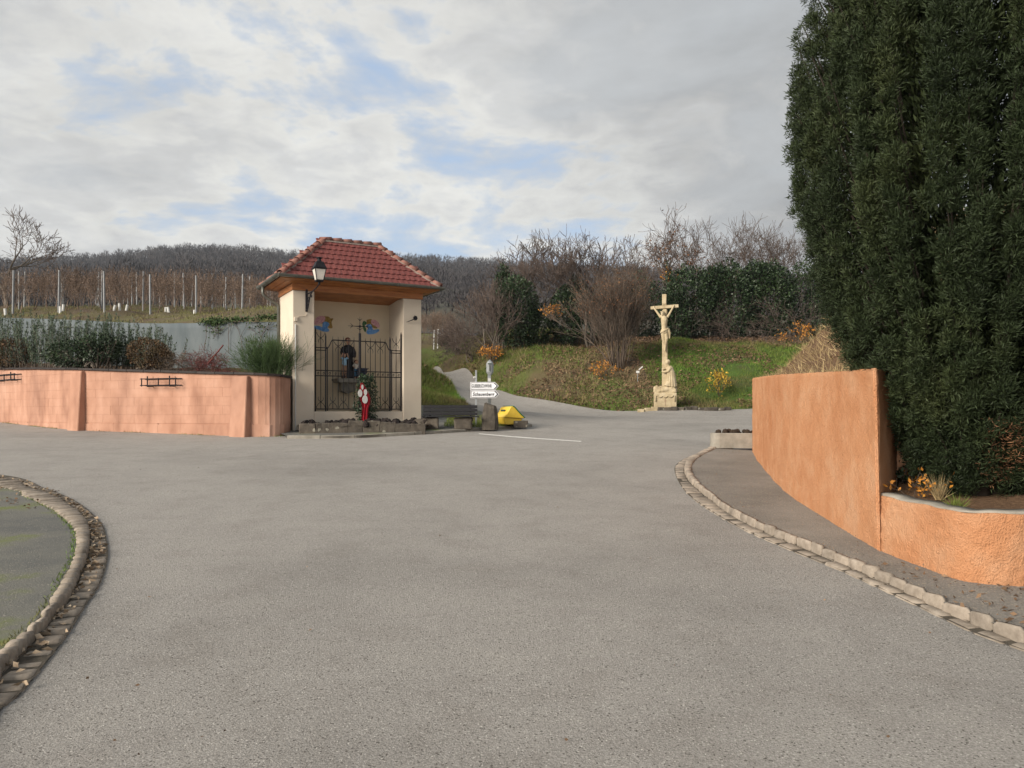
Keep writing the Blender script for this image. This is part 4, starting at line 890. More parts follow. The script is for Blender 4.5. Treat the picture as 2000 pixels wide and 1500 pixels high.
fresco([('painted_scroll', 'fresco_ochre', l3([(1150, 715), (1290, 735), (1310, 775), (1400, 770), (1345, 860), (1370, 1010), (1270, 1000), (1120, 900), (1010, 930), (1080, 830)])),
        ('painted_wing', 'fresco_pink', l3([(905, 870), (960, 780), (1020, 725), (1120, 715), (1190, 745), (1175, 830), (1110, 885), (1000, 930), (930, 915)])),
        ('painted_robe', 'fresco_blue', l3([(890, 950), (1060, 960), (1115, 1000), (1130, 880), (1200, 850), (1270, 880), (1290, 930), (1240, 1000), (1290, 1050), (1270, 1095), (1150, 1095), (1040, 1055), (930, 1020)]))],
       'blue and pink wall painting with ochre scroll, partly behind the lantern pillar')
fresco([('painted_scroll', 'fresco_ochre', l4([(200, 310), (290, 290), (335, 310), (330, 400), (470, 505), (400, 515), (300, 470), (210, 410)])),
        ('painted_wing', 'fresco_pink', l4([(310, 320), (390, 302), (470, 350), (500, 400), (525, 470), (480, 500), (400, 455), (320, 400)])),
        ('painted_leaf', 'fresco_green', l4([(95, 390), (130, 335), (190, 360), (200, 410), (155, 450), (190, 540), (170, 610), (130, 560), (100, 460)])),
        ('painted_robe', 'fresco_blue', l4([(180, 460), (250, 410), (310, 430), (345, 510), (360, 555), (440, 540), (505, 540), (512, 575), (470, 610), (380, 650), (230, 660), (195, 590), (235, 520)]))],
       'blue and pink wall painting with a green leaf beside the gate finial')
# iron gate
ga = empty('iron_gate', C0 + Matrix.Rotation(RZ, 3, 'Z') @ Vector((1.85, 0.12, 0.62)), 'black wrought-iron gate with scrolled band and cross finial closing the shrine', 'gate')
GD = 0.12
def gw(p): return C0 + Matrix.Rotation(RZ, 3, 'Z') @ Vector((p[0], GD + (p[2] if len(p) > 2 else 0), p[1]))
def gs(px): return sd(px, 700, GD).x
def gtube(pts, r, name, n=6): return MB().tube([gw(p) for p in pts], r, n).build(name, 'iron', ga)
zb, zt1, zt2 = sd(700, 799, GD).z, sd(700, 735.5, GD).z, sd(700, 725.5, GD).z
zr1, zr2 = sd(625, 684, GD).z, sd(625, 679, GD).z; zl = sd(700, 666.3, GD).z
S = {k: gs(v) for k, v in dict(o0=616, t0=626.5, d0=637.5, b1=650, b2=660.5, b3=670.9, b4=681.2, b5=691.4, c=702.8, b6=713.8, b7=723.4, b8=733, b9=742.7, b10=752.2, d1=763, t1=773.6, o1=783.2).items()}
def spear(s_, z0, z1, r, name='bar'):
    mb = MB(); mb.tube([gw((s_, z0)), gw((s_, z1 - .1))], r, 6); mb.tube([gw((s_, z1 - .12)), gw((s_, z1))], [r * 1.15, 0.002], 6); return mb.build(name, 'iron', ga)
spear(S['o0'], zb - .09, sd(616, 637, GD).z, 0.022, 'post'); spear(S['o1'], zb - .09, sd(782.4, 648, GD).z, 0.022, 'post')
for k_, tp_ in (('d0', 650), ('d1', 657.5)):
    spear(S[k_] - 0.02, zb - .09, sd(1000 + 0 if False else (636.4 if k_ == 'd0' else 763.6), tp_, GD).z, 0.022, 'post'); gtube([(S[k_] + 0.028, zb - .05), (S[k_] + 0.028, zr2)], 0.016, 'stile')
    MB().ball(gw((S[k_] + (.0), zr2)), 0.034).build('collar', 'iron', ga)
for k_ in ('t0', 't1'): spear(S[k_], zb, sd(626 if k_ == 't0' else 773, 644 if k_ == 't0' else 655, GD).z, 0.011)
for i, k_ in enumerate(('b1', 'b2', 'b3', 'b4', 'b5', 'b6', 'b7', 'b8', 'b9', 'b10')): spear(S[k_], zb, zl + (0.115 if i % 2 == 0 else 0.10), 0.011)
zc = sd(702.8, 651, GD).z; MB().tube([gw((S['c'], zb - .09)), gw((S['c'], zc))], 0.036, 8).build('post', 'iron', ga)
zx = sd(702, 637.5, GD).z
mb = MB(); mb.tube([gw((S['c'], zc)), gw((S['c'], zx + .27))], [0.016, 0.004], 6); mb.tube([gw((S['c'] - .34, zx)), gw((S['c'], zx)), gw((S['c'] + .34, zx))], [0.004, 0.015, 0.004], 6); mb.ball(gw((S['c'], zx)), 0.038)
for sx in (-1, 1):
    for a0, b0 in (((.20 * sx, 0), (.28 * sx, .07)), ((.20 * sx, 0), (.28 * sx, -.07)), ((0, .16), (.07 * sx, .22)), ((0, -.10), (.09 * sx, -.05))):
        mb.tube([gw((S['c'] + a0[0], zx + a0[1])), gw((S['c'] + (a0[0] + b0[0]) / 2, zx + (a0[1] + b0[1]) / 2 + .012)), gw((S['c'] + b0[0], zx + b0[1]))], [0.009, .008, 0.003], 5)
mb.build('finial_cross', 'iron', ga)
for a, b in (('o0', 'd0'), ('d1', 'o1')):
    for z in (zr1, zr2): gtube([(S[a], z), (S[b], z)], 0.013, 'rail')
for z in (zb, zt1, zt2): gtube([(S['o0'], z), (S['o1'], z)], 0.014, 'rail')
gtube([(S['b1'], zl), (S['b10'], zl)], 0.015, 'rail')
for a, b, sg in (('d0', 'b1', 1), ('d1', 'b10', -1)):
    w = S[b] - S[a]; gtube([(S[a] + w * f, zr2 + (zl - zr2) * (0.5 - 0.5 * math.cos(math.pi * f)) ** 1.6) for f in np.linspace(0, 1, 9)], 0.014, 'curved_rail')
names = ['o0', 't0', 'd0', 'b1', 'b2', 'b3', 'b4', 'b5', 'c', 'b6', 'b7', 'b8', 'b9', 'b10', 'd1', 't1', 'o1']
for a, b in zip(names, names[1:]):                    # C-scrolls in the band
    m_ = (S[a] + S[b]) / 2; w = abs(S[b] - S[a]) * 0.40; zc_ = (zt1 + zt2) / 2; h = abs(zt2 - zt1) * 0.42
    gtube([(m_ + w * 0.25 * math.cos(t) * (1 if t < 7 else 1) * (0.5 + t / 6.3), zc_ + h * 0.5 * math.sin(t) * (0.5 + t / 6.3)) for t in np.linspace(0.2, 7.2, 14)], 0.007, 'scroll', 5)
def fork(s_, z0, up, sz, name='fleur'):
    mb = MB(); g = 1 if up else -1; mb.ball(gw((s_, z0)), 0.020, 6, 4)
    for sx in (-1, 1):
        mb.tube([gw((s_, z0)), gw((s_ + sx * sz * .38, z0 + g * sz * .35)), gw((s_ + sx * sz * .45, z0 + g * sz * .65)), gw((s_ + sx * sz * .36, z0 + g * sz * .95))], [.008, .008, .007, .003], 5)
        mb.tube([gw((s_, z0)), gw((s_ + sx * sz * .42, z0 - g * sz * .30)), gw((s_ + sx * sz * .72, z0 - g * sz * .78)), gw((s_ + sx * sz * .74, z0 - g * sz * 1.05))], [.008, .008, .008, .007], 5)
    mb.build(name, 'iron', ga)
for k_ in ('t0', 'b1', 'b3', 'b8', 'b10', 't1'): fork(S[k_], zb + 0.19, True, 0.16)
for k_ in ('b2', 'b4', 'b7', 'b9'): fork(S[k_], zl - 0.17, False, 0.17)
for k_, y_ in (('t0', 660), ('t1', 672)): fork(S[k_], sd(626 if k_ == 't0' else 773, y_, GD).z, False, 0.15)
# shelf and painted saint with children
def shw(v): return C0 + Matrix.Rotation(RZ, 3, 'Z') @ Vector(v)
zs = sd(680, 739, 0.9).z; SC = sd(680, 700, 0.9).x
mb = MB(); mb.prism([(SC - .40, zs - .01), (SC + .40, zs - .01), (SC + .40, zs - .06), (SC + .33, zs - .13), (SC - .33, zs - .13), (SC - .40, zs - .06)], 0.62, 1.205, 'y')
mb.b2(SC - .22, SC + .22, 0.85, 1.205, zs - .36, zs - .13); mb.prism([(SC - .22, zs - .36), (SC + .22, zs - .36), (SC, zs - .44)], 0.9, 1.204, 'y'); mb.build('statue_shelf', 'concrete', sh, bevel=0.01)
st = empty('saint_statue', shw((SC, 0.9, zs)), 'painted statue of a black-robed saint with two small children on a wall shelf', 'statue')
def rot_mb(mb):
    mb.v = [shw((SC + v.x, 0.92 + v.y, zs + v.z)) for v in mb.v]; return mb
def stpart(name, mt, fn, vox=0.013):
    mb = MB(); fn(mb); from_mesh(name, remesh(rot_mb(mb), vox, 3), mt, st)
def robe(m):
    m.lathe([(.20, 0), (.185, .25), (.155, .52), (.14, .64), (.150, .80), (.160, .89), (.10, .95), (.045, .975)], (0, 0, 0), 14, 1.0, .72)
    for s_ in (-1, 1): m.tube([(s_ * .13, -.0, .90), (s_ * .19, -.02, .74), (s_ * .15, -.12, .62)], [.055, .052, .05], 8)
    for i in range(7): a = -2.7 + i * .38; m.tube([(.185 * math.cos(a), .135 * math.sin(a), .01), (.135 * math.cos(a), .10 * math.sin(a), .6)], [.022, .012], 5)
stpart('robe', 'robe', robe)
stpart('head', 'skin', lambda m: (m.ball((0, -.01, 1.075), (.062, .07, .085)), m.tube([(0, 0, .96), (0, 0, 1.04)], .04, 8), m.ball((0, -.085, 1.07), (.012, .018, .02))), 0.010)
stpart('hair', 'hair', lambda m: (m.ball((0, .022, 1.125), (.082, .075, .062)), m.tube([(-.06, .02, 1.06), (-.055, .0, 1.12), (.0, -.01, 1.15), (.055, .0, 1.12), (.06, .02, 1.06)], .018, 6)), 0.010)
def kid(dx, h, cols, raise_):
    cl_t, cl_l, hairc = cols; y0 = -.15
    stpart('child_legs', cl_l, lambda m: [m.tube([(dx + s_ * .035, y0, 0.05), (dx + s_ * .04, y0, h * .28), (dx + s_ * .03, y0, h * .55)], [.028, .034, .05], 8) for s_ in (-1, 1)], 0.010)
    stpart('child_feet', 'skin', lambda m: [m.ball((dx + s_ * .037, y0 - .025, 0.025), (.025, .05, .025)) for s_ in (-1, 1)], 0.010)
    def top(m):
        m.tube([(dx, y0, h * .50), (dx, y0, h * .66), (dx, y0, h * .80)], [.072, .068, .05], 9)
        for s_ in (-1, 1): m.tube([(dx + s_ * .055, y0, h * .78), (dx + s_ * .105, y0 - .03, h * (.80 if raise_ else .66))], [.035, .03], 7)
    stpart('child_shirt', cl_t, top, 0.010)
    def skin_(m):
        m.ball((dx, y0 - .005, h * .90), (.052, .055, .065))
        for s_ in (-1, 1):
            m.tube([(dx + s_ * .105, y0 - .03, h * (.80 if raise_ else .66)), (dx + s_ * .06, y0 - .06, h * (.99 if raise_ else .58))], [.022, .02], 6)
    stpart('child_head', 'skin', skin_, 0.010)
    stpart('child_hair', hairc, lambda m: (m.ball((dx, y0 + .008, h * .93), (.058, .06, .055)),), 0.010)
kid(-0.15, 0.72, ('shirt', 'tan', 'hair'), True); kid(0.20, 0.52, ('offwhite', 'teal', 'hair'), False)
mb = MB(); mb.b2(.20, .50, -.22, .02, .14, .30); mb.b2(.22, .32, -.20, 0, 0, .15); mb.b2(.40, .48, -.20, 0, 0, .15); mb.tube([(.49, -.1, .24), (.58, -.1, .30)], .018, 6)
rot_mb(mb).build('dark_stool', 'navy', st, bevel=.015)

# leafy wreath leaning on the gate, red cloth with pale plaques
wr = empty('leafy_wreath', shw((sd(716, 828, -.1).x, -0.1, 0.2)), 'dark green leafy garland piled against the gate sill of the shrine', 'wreath')
pts = []
for _ in range(1500):
    px, py = random.gauss(716, 13), random.uniform(732, 828)
    lim = 12 + 17 * min(1, (py - 728) / 55) if py < 790 else 29 - (py - 790) * .35
    if abs(px - 716) > lim: px = 716 + random.uniform(-lim, lim)
    q = sd(px, py, -0.06 + random.uniform(-.16, .10)); pts.append(shw(q))
pts = np.array([tuple(p) for p in pts]); V, Fq = leaves(pts, rng.normal(size=(len(pts), 3)) + np.array([0.2, -.6, -.1]), rng.uniform(.05, .10, len(pts)), rng.uniform(.025, .045, len(pts)))
mesh_np('foliage', V, Fq, 'wreath', wr)
sg = []
for i in range(26):
    a = sd(716 + random.uniform(-6, 6), 828, -.05); b = sd(716 + random.uniform(-26, 26), random.uniform(738, 800), -.05 + random.uniform(-.1, .1)); sg.append((*shw(a), *shw(b), .008, .004))
V, Fq = segs(np.array(sg)); mesh_np('stems', V, Fq, 'bark', wr)
rc = empty('red_banner', shw((sd(713, 826, -.3).x, -.28, 0.2)), 'red cloth with white oval plaques hanging over the wreath', 'banner')
def cl(px, py, d): return shw(sd(px, py, d))
prof = [(748, 705, 709), (757, 703.5, 714), (768, 702, 720), (778, 703, 723.5), (788, 706, 723), (796, 707.5, 720), (806, 707, 719), (816, 706, 718.5), (825, 707, 719.5)]
V = []; nn = 9
for j, (py, a, b) in enumerate(prof):
    for i in range(nn + 1): V.append(cl(a + (b - a) * i / nn, py + (1.5 * math.sin(i * 2.1) if j == len(prof) - 1 else 0), -.26 - .03 * math.sin(i * 1.7 + j * .4)))
Fs = [(j * (nn + 1) + i, j * (nn + 1) + i + 1, (j + 1) * (nn + 1) + i + 1, (j + 1) * (nn + 1) + i) for j in range(len(prof) - 1) for i in range(nn)]
V += [v + Matrix.Rotation(RZ, 3, 'Z') @ Vector((0, .012, 0)) for v in V]; o_ = len(prof) * (nn + 1); Fs += [tuple(o_ + q for q in reversed(f)) for f in Fs]
MB().add(V, Fs).build('cloth', 'red', rc, smooth=True, fix=False)
for (px, py, rx, ry) in ((703.5, 768, 4.2, 7.4), (713, 780, 5.2, 8.2), (714, 766, 3.2, 6.0), (708, 756, 2.0, 5.0)):
    mb = MB(); a = [cl(px + rx * math.cos(t), py + ry * math.sin(t), -.305) for t in np.linspace(0, 2 * math.pi, 18)[:-1]]; b = [p + Matrix.Rotation(RZ, 3, 'Z') @ Vector((0, .012, 0)) for p in a]; n = len(a)
    mb.add(a + b, [tuple(range(n)), tuple(range(2 * n - 1, n - 1, -1))] + [(i, n + i, n + (i + 1) % n, (i + 1) % n) for i in range(n)]); mb.build('plaque', 'white_plastic', rc)
# street lantern on a scrolled bracket
ls, lz = 0.36, 0.0; la = empty('wall_lantern', shw((ls, -0.02, 3.32)), 'black street lantern with clear panes on a scrolled bracket at the shrine corner', 'lamp')
LP = 1.30
def lt(pts, r, name, n=7): return MB().tube([shw((ls, -p[0], p[1])) for p in pts], r, n).build(name, 'iron', la)
mb = MB(); mb.b2(ls - .03, ls + .03, -.045, -.002, 3.30, 3.90); mb.v = [shw(v) for v in mb.v]; mb.build('wall_plate', 'iron', la, bevel=.006)
lt([(0.03, 3.36), (.10, 3.34), (.20, 3.42), (.32, 3.60), (.48, 3.72), (.62, 3.76)], .017, 'brace'); lt([(0.03, 3.80), (.25, 3.76), (.5, 3.76), (.75, 3.77), (1.0, 3.80), (LP - .02, 3.86)], [.02, .018, .018, .016, .015, .015], 'arm')
lt([(.22 + .09 * math.cos(t) * (1 - t / 9), 3.58 + .10 * math.sin(t) * (1 - t / 9)) for t in np.linspace(0, 7.5, 20)], .011, 'scroll', 5)
lt([(.55 + .07 * math.cos(t) * (1 - t / 9), 3.66 + .08 * math.sin(t) * (1 - t / 9)) for t in np.linspace(1.5, 8.5, 18)], .010, 'scroll', 5)
LB = Vector((ls, -LP, 3.90))
def ltr(mb): mb.v = [shw(v) for v in mb.v]; return mb
ltr(MB().lathe([(.028, -.05), (.03, 0.0), (.05, .015), (.018, .03)], LB, 10)).build('socket', 'iron', la)
def frustum(h0, a0, h1, a1): return [LB + Vector((sx * a0, sy * a0, h0)) for sx, sy in ((-1, -1), (1, -1), (1, 1), (-1, 1))] + [LB + Vector((sx * a1, sy * a1, h1)) for sx, sy in ((-1, -1), (1, -1), (1, 1), (-1, 1))]
bx = [(3, 2, 1, 0), (4, 5, 6, 7), (0, 1, 5, 4), (1, 2, 6, 5), (2, 3, 7, 6), (3, 0, 4, 7)]
ltr(MB().add(frustum(.02, .088, .05, .092), bx)).build('bottom_frame', 'iron', la)
pv = frustum(.05, .086, .34, .142)
for i in range(4):
    j = (i + 1) % 4; mb = MB(); q = [pv[i], pv[j], pv[4 + j], pv[4 + i]]; c = sum(q, Vector()) / 4; inw = (LB + Vector((0, 0, .2)) - c).normalized() * .004
    q = [c + (p - c) * .9 for p in q]; ltr(mb.add(q + [p + inw for p in q], bx)).build('pane', 'glass', la)
for i in range(4): ltr(MB().tube([pv[i], pv[4 + i]], .011, 6)).build('frame_bar', 'iron', la)
ltr(MB().add(frustum(.34, .168, .36, .168), bx)).build('rim', 'iron', la); ltr(MB().add(frustum(.36, .155, .53, .085), bx)).build('hood', 'iron', la, bevel=.01)
ltr(MB().lathe([(.06, .53), (.05, .57), (.045, .60), (.085, .62), (.08, .635), (.03, .65)], LB, 12)).build('chimney', 'iron', la)
# little iron flower on the right pillar
fl = empty('iron_flower', shw((3.45, -.03, 3.2)), 'small dark iron flower sprig fixed high on the shrine right pillar', 'ornament')
mb = MB(); a = sd(794, 629, -.02); b = sd(804, 625.5, -.06); c = sd(811, 622, -.08); mb.tube([shw(a), shw(b), shw(c)], [.006, .012, .016], 6); mb.build('stem', 'iron', fl)
mb = MB()
for i in range(7): t = i * 2 * math.pi / 7; p = c + Vector((.05 * math.cos(t), -.02, .05 * math.sin(t) + .01)); mb.tube([shw(c), shw(p), shw(c + Vector((.07 * math.cos(t), -.0, .07 * math.sin(t) + .01)))], [.014, .028, .01], 6)
mb.build('petals', 'iron', fl)

# ------------------------------------------------------------------ stones and rocks in front of the shrine
def rock_mesh(seed, mt, bev=0.16, jit=0.07, sub=1):
    bm = bmesh.new(); bmesh.ops.create_cube(bm, size=1.0); bmesh.ops.bevel(bm, geom=list(bm.edges), offset=bev, segments=1, affect='EDGES')
    if sub: bmesh.ops.subdivide_edges(bm, edges=bm.edges, cuts=1, use_grid_fill=True)
    for v in bm.verts: v.co += Vector([noise.noise(v.co * 2.3 + Vector((seed * 3.1 + i, seed, i * 2.0))) * jit * 2 for i in range(3)])
    me = bpy.data.meshes.new('rock'); bm.to_mesh(me); bm.free(); me.materials.append(M[mt]); return me
stn = [(130, 300, 1288, 1395), (308, 438, 1280, 1393), (438, 655, 1290, 1402), (662, 812, 1262, 1397), (816, 1002, 1264, 1393), (1004, 1168, 1275, 1388), (1170, 1332, 1280, 1378), (1334, 1495, 1272, 1364)]
for i, (x0, x1, y0, y1) in enumerate(stn):
    p0, p1 = 560 + x0 / 5.556, 560 + x1 / 5.556; ty_, by_ = 600 + y0 / 5.556, 600 + y1 / 5.556; Y = float(np.interp((p0 + p1) / 2, [583, 829], [19.62, 20.05])); X = PX((p0 + p1) / 2, Y); w = (p1 - p0) / F * Y; h = (by_ - ty_) / F * Y + .06
    o = bpy.data.objects.new('edging_stone', rock_mesh(i + 3, 'darkstone', .05, .03)); o.location = (X, Y + .18, SL * Y + FH + h / 2 - .06); o.scale = (w * 1.05, .36, h * 1.0); o.rotation_euler = (random.gauss(0, .02), random.gauss(0, .03), R(8) + random.gauss(0, .025)); col.objects.link(o)
    tag(o, ORD[i] + ' rough sandstone block from the salmon wall in the row before the shrine', 'stone', 'sandstone blocks edging the shrine bed')
bp = [(-5.35, 19.8), (-4.4, 19.75), (-3.4, 19.9), (-2.6, 20.3), (-2.15, 20.6), (-2.7, 22.2), (-5.75, 20.55)]
sheet('planting_bed', dense(bp, .25), 'soil', lambda X, Y: np.full(len(X), 1.24) + .05 * np.clip(Y - 20, 0, 2) + .02 * np.sin(X * 9) * np.sin(Y * 8), .15)
lv = [rock_mesh(30 + i, 'lava', .3, .12, 0) for i in range(5)]
nl = 0
while nl < 66:
    x, y = random.uniform(-5.5, -2.2), random.uniform(19.85, 21.6)
    if not inpoly([x], [y], bp)[0] or inpoly([x], [y], [xy(shw((-.1, -.12, 0))), xy(shw((3.8, -.12, 0))), (-2, 24), (-7, 24)])[0]: continue
    s_ = random.uniform(.09, .20); o = bpy.data.objects.new('lava_rock', lv[nl % 5]); o.location = (x, y, 1.24 + .05 * max(0, y - 20) + s_ * .28); o.scale = (s_, s_ * random.uniform(.8, 1.2), s_ * .8); o.rotation_euler = (random.uniform(0, 6), random.uniform(0, 6), random.uniform(0, 6)); col.objects.link(o)
    tag(o, 'small blackish lava rock in the bed before the shrine', 'rock', 'lava rocks in the shrine bed'); nl += 1
o = bpy.data.objects.new('boulder', rock_mesh(51, 'darkstone', .25, .12)); o.location = (-2.45, 21.05, 1.28); o.scale = (.42, .38, .26); col.objects.link(o); tag(o, 'low rounded boulder at the foot of the shrine right pillar', 'boulder')

# ------------------------------------------------------------------ bench
be = empty('park_bench', (PX(879, 21.1), 21.15, SL * 21.1 + FH + .02), 'black slatted bench beside the shrine on dark stone feet', 'bench', rz=R(4), local=True)
bw = 0.77
for i in range(4): MB().b2(-bw + .02, bw + .02, -.34 + i * .105, -.245 + i * .105, .315, .35).build('slat', 'bench', be, bevel=.008)
for i in range(3):
    rot = Matrix.Rotation(R(-16), 3, 'X'); mb = MB(); mb.box((0, .125 + i * .036, .41 + i * .098), (2 * bw - .04, .03, .088), rot=rot); mb.build('backrest_slat', 'bench', be, bevel=.008)
for x in (-.56, .56): MB().tube([(x, .10, .2), (x, .14, .36), (x, .235, .66)], .022, 6).build('back_support', 'iron', be)
for x, w in ((-.50, .36), (.36, .50)):
    o = bpy.data.objects.new('stone_foot', rock_mesh(int(70 + x * 10), 'darkstone', .08, .05)); o.location = (x, -.08, .145); o.scale = (w, .36, .33); place(o, be)
# ------------------------------------------------------------------ standing stone, bin, kerb block
mb = MB(); Ys = 21.3; Xs = PX(957, Ys); zg = fz(Xs, Ys) + FH - .04
rings = [(0, .235, .19), (.2, .235, .19), (.42, .215, .18), (.60, .19, .165), (.69, .165, .15), (.715, .12, .11)]; V = []
for z, a, b in rings:
    for k in range(12):
        t = 2 * math.pi * k / 12; r_ = (abs(math.cos(t)) ** 3 + abs(math.sin(t)) ** 3) ** (-1 / 3)
        p = Vector((a * r_ * math.cos(t) + .02 * z, b * r_ * math.sin(t), z - .06 * z * math.cos(t))); p += Vector([noise.noise(p * 5 + Vector((i, 2, 3))) * .02 for i in range(3)]); V.append(p + Vector((Xs, Ys, zg)))
Fs = [(j * 12 + k, j * 12 + (k + 1) % 12, (j + 1) * 12 + (k + 1) % 12, (j + 1) * 12 + k) for j in range(len(rings) - 1) for k in range(12)] + [tuple(60 + k for k in range(12))]
tag(MB().add(V, Fs).build('standing_stone', 'darkstone', smooth=False), 'squat upright stone bollard between the bench and the yellow bin', 'stone')
o = bpy.data.objects.new('stone_slab', rock_mesh(81, 'darkstone', .05, .03)); Yb = 22.0; o.location = (PX(1016, Yb), Yb, fz(PX(1016, Yb), Yb) + FH + .07); o.scale = (.40, .3, .2); o.rotation_euler = (0, 0, R(8)); col.objects.link(o)
tag(o, 'short dark stone slab lying under the yellow bin', 'stone')
bi = empty('grit_bin', (PX(994, 22.05), 22.15, fz(0, 22.1) + FH + .15), 'yellow plastic grit bin with peaked lid and green lid edge', 'bin', rz=R(24), local=True)
pf0 = [(-.24, 0), (.24, 0), (.33, .12), (-.30, .16)]
mb = MB(); mb.prism([(-.22, -.10), (.22, -.10), (.30, .07), (-.29, .10)], -.28, .34, 'y'); mb.build('body', 'yellow', bi, bevel=.015)
lidp = [(-.30, .105), (.315, .072), (.345, .10), (.25, .17), (.14, .28), (.05, .38), (-.02, .42), (-.09, .40), (-.14, .30), (-.20, .20)]
mb = MB(); mb.prism(lidp, -.32, .38, 'y'); mb.build('lid', 'yellow', bi, bevel=.012)
mb = MB(); edge = [(.365, .10), (.26, .185), (.15, .295), (.06, .395), (-.01, .435)]
mb.prism(edge + [(x - .012, z - .018) for x, z in reversed(edge)], -.335, .39, 'y'); mb.build('lid_edge', 'green', bi)
mb = MB(); rotm = Matrix.Rotation(R(60), 3, 'Y'); mb.box((-.165, .05, .30), (.012, .30, .05), rot=Matrix.Rotation(R(26), 3, 'Y')); mb.build('handle_slot', 'bin_dark', bi)

# ------------------------------------------------------------------ direction signs
Yg = 21.9
def text_mesh(body, size, shear=0.0, sx=1.0):
    c = bpy.data.curves.new('t', 'FONT'); c.body = body; c.size = size; c.shear = shear; c.extrude = 0.0012; c.space_character = 1.12; c.offset = size * 0.03
    o = bpy.data.objects.new('t', c); col.objects.link(o); dg = bpy.context.evaluated_depsgraph_get(); me = bpy.data.meshes.new_from_object(o.evaluated_get(dg)); bpy.data.objects.remove(o)
    xs = [v.co.x for v in me.vertices]; w = max(xs) - min(xs); return me, w
sp = empty('direction_sign', (PX(931, Yg), Yg, fz(PX(931, Yg), Yg) + FH - .02), 'pair of white direction signs reading GUEBERSCHWIHR and Schauenberg on a grey post', 'sign')
x0 = PX(929.8, Yg); MB().b2(x0 - .028, x0 + .028, Yg + .01, Yg + .05, 1.05, PZ(723, Yg)).build('post', 'steel', sp, bevel=.006)
MB().tube([(x0, Yg + .03, PZ(737, Yg)), (x0 - .07, Yg + .0, PZ(737, Yg))], .028, 8).build('post_clamp', 'white_plastic', sp)
for (pa, pb_, ya, yb, txt, shr, tx) in ((918.6, 974.0, 746.3, 761.6, 'GUEBERSCHWIHR', 0.0, (921.3, 960.5)), (919.2, 975.0, 762.3, 777.5, 'Schauenberg', 0.25, (923.3, 965.5))):
    X0, X1, Z1, Z0 = PX(pa, Yg), PX(pb_, Yg), PZ(ya, Yg), PZ(yb, Yg); h = Z1 - Z0
    def pent(m_): return [(X0 + m_, Z0 + m_), (X1 - h * .48 - m_ * .6, Z0 + m_), (X1 - m_ * 1.3, (Z0 + Z1) / 2), (X1 - h * .48 - m_ * .6, Z1 - m_), (X0 + m_, Z1 - m_)]
    pn = MB().prism(pent(0), Yg - .028, Yg, 'y').build('sign_panel', 'sign_white', sp, bevel=.003)
    MB().prism(pent(.014), Yg - .031, Yg - .027, 'y').build('border', 'sign_black', pn).matrix_parent_inverse = Matrix(); 
    inner = [(X0 + .027, Z0 + .027), (X1 - h * .62, Z0 + .027), (X1 - h * .27, (Z0 + Z1) / 2), (X1 - h * .62, Z1 - .027), (X0 + .027, Z1 - .027)]
    MB().prism(inner, Yg - .034, Yg - .030, 'y').build('sign_face', 'sign_white', pn).matrix_parent_inverse = Matrix()
    me, w = text_mesh(txt, h * .60, shr); me.materials.clear(); me.materials.append(M['sign_black']); t = bpy.data.objects.new('lettering', me)
    a, b = PX(tx[0], Yg), PX(tx[1], Yg); t.location = (a, Yg - .0352, (Z0 + Z1) / 2 - h * .20); t.rotation_euler = (R(90), 0, 0); t.scale = ((b - a) / w, 1, 1); col.objects.link(t); t.parent = pn
Yp = 22.3; lpst = empty('path_lamp', (PX(957, Yp), Yp, fz(PX(957, Yp), Yp) + FH), 'grey metal post with an angular lantern-shaped head behind the direction signs', 'lamp post')
x1_ = PX(955.8, Yp); MB().b2(x1_ - .048, x1_ + .048, Yp - .03, Yp + .03, 1.05, PZ(733, Yp)).build('post', 'steel', lpst, bevel=.008)
xh = PX(956.7, Yp); zh0, zh1, zh2, zh3 = PZ(733, Yp), PZ(727, Yp), PZ(711, Yp), PZ(702.5, Yp)
def hexr(r, z, ry=.7): return [Vector((xh + r * math.cos(math.pi / 3 * i), Yp + r * ry * math.sin(math.pi / 3 * i), z)) for i in range(6)]
mb = MB(); rr_ = [hexr(.055, zh0), hexr(.108, zh1), hexr(.112, zh2), hexr(.085, zh2 + .06), hexr(.012, zh3)]
mb.add(sum(rr_, []), [(a * 6 + i, a * 6 + (i + 1) % 6, a * 6 + 6 + (i + 1) % 6, a * 6 + 6 + i) for a in range(4) for i in range(6)] + [tuple(range(5, -1, -1)), tuple(24 + i for i in range(6))]); mb.build('head', 'steel', lpst, bevel=.006)
MB().b2(xh - .055, xh + .055, Yp - .092, Yp - .08, zh2 - .01, zh2 + .018).build('hood_band', 'bin_dark', lpst); MB().b2(xh - .018, xh + .018, Yp - .094, Yp - .08, zh1 + .03, zh2 - .03).build('rib', 'zinc', lpst, bevel=.004)
MB().b2(x1_ - .04, x1_ + .04, Yp - .036, Yp - .03, PZ(745, Yp), PZ(739, Yp)).build('sticker', 'white_plastic', lpst)

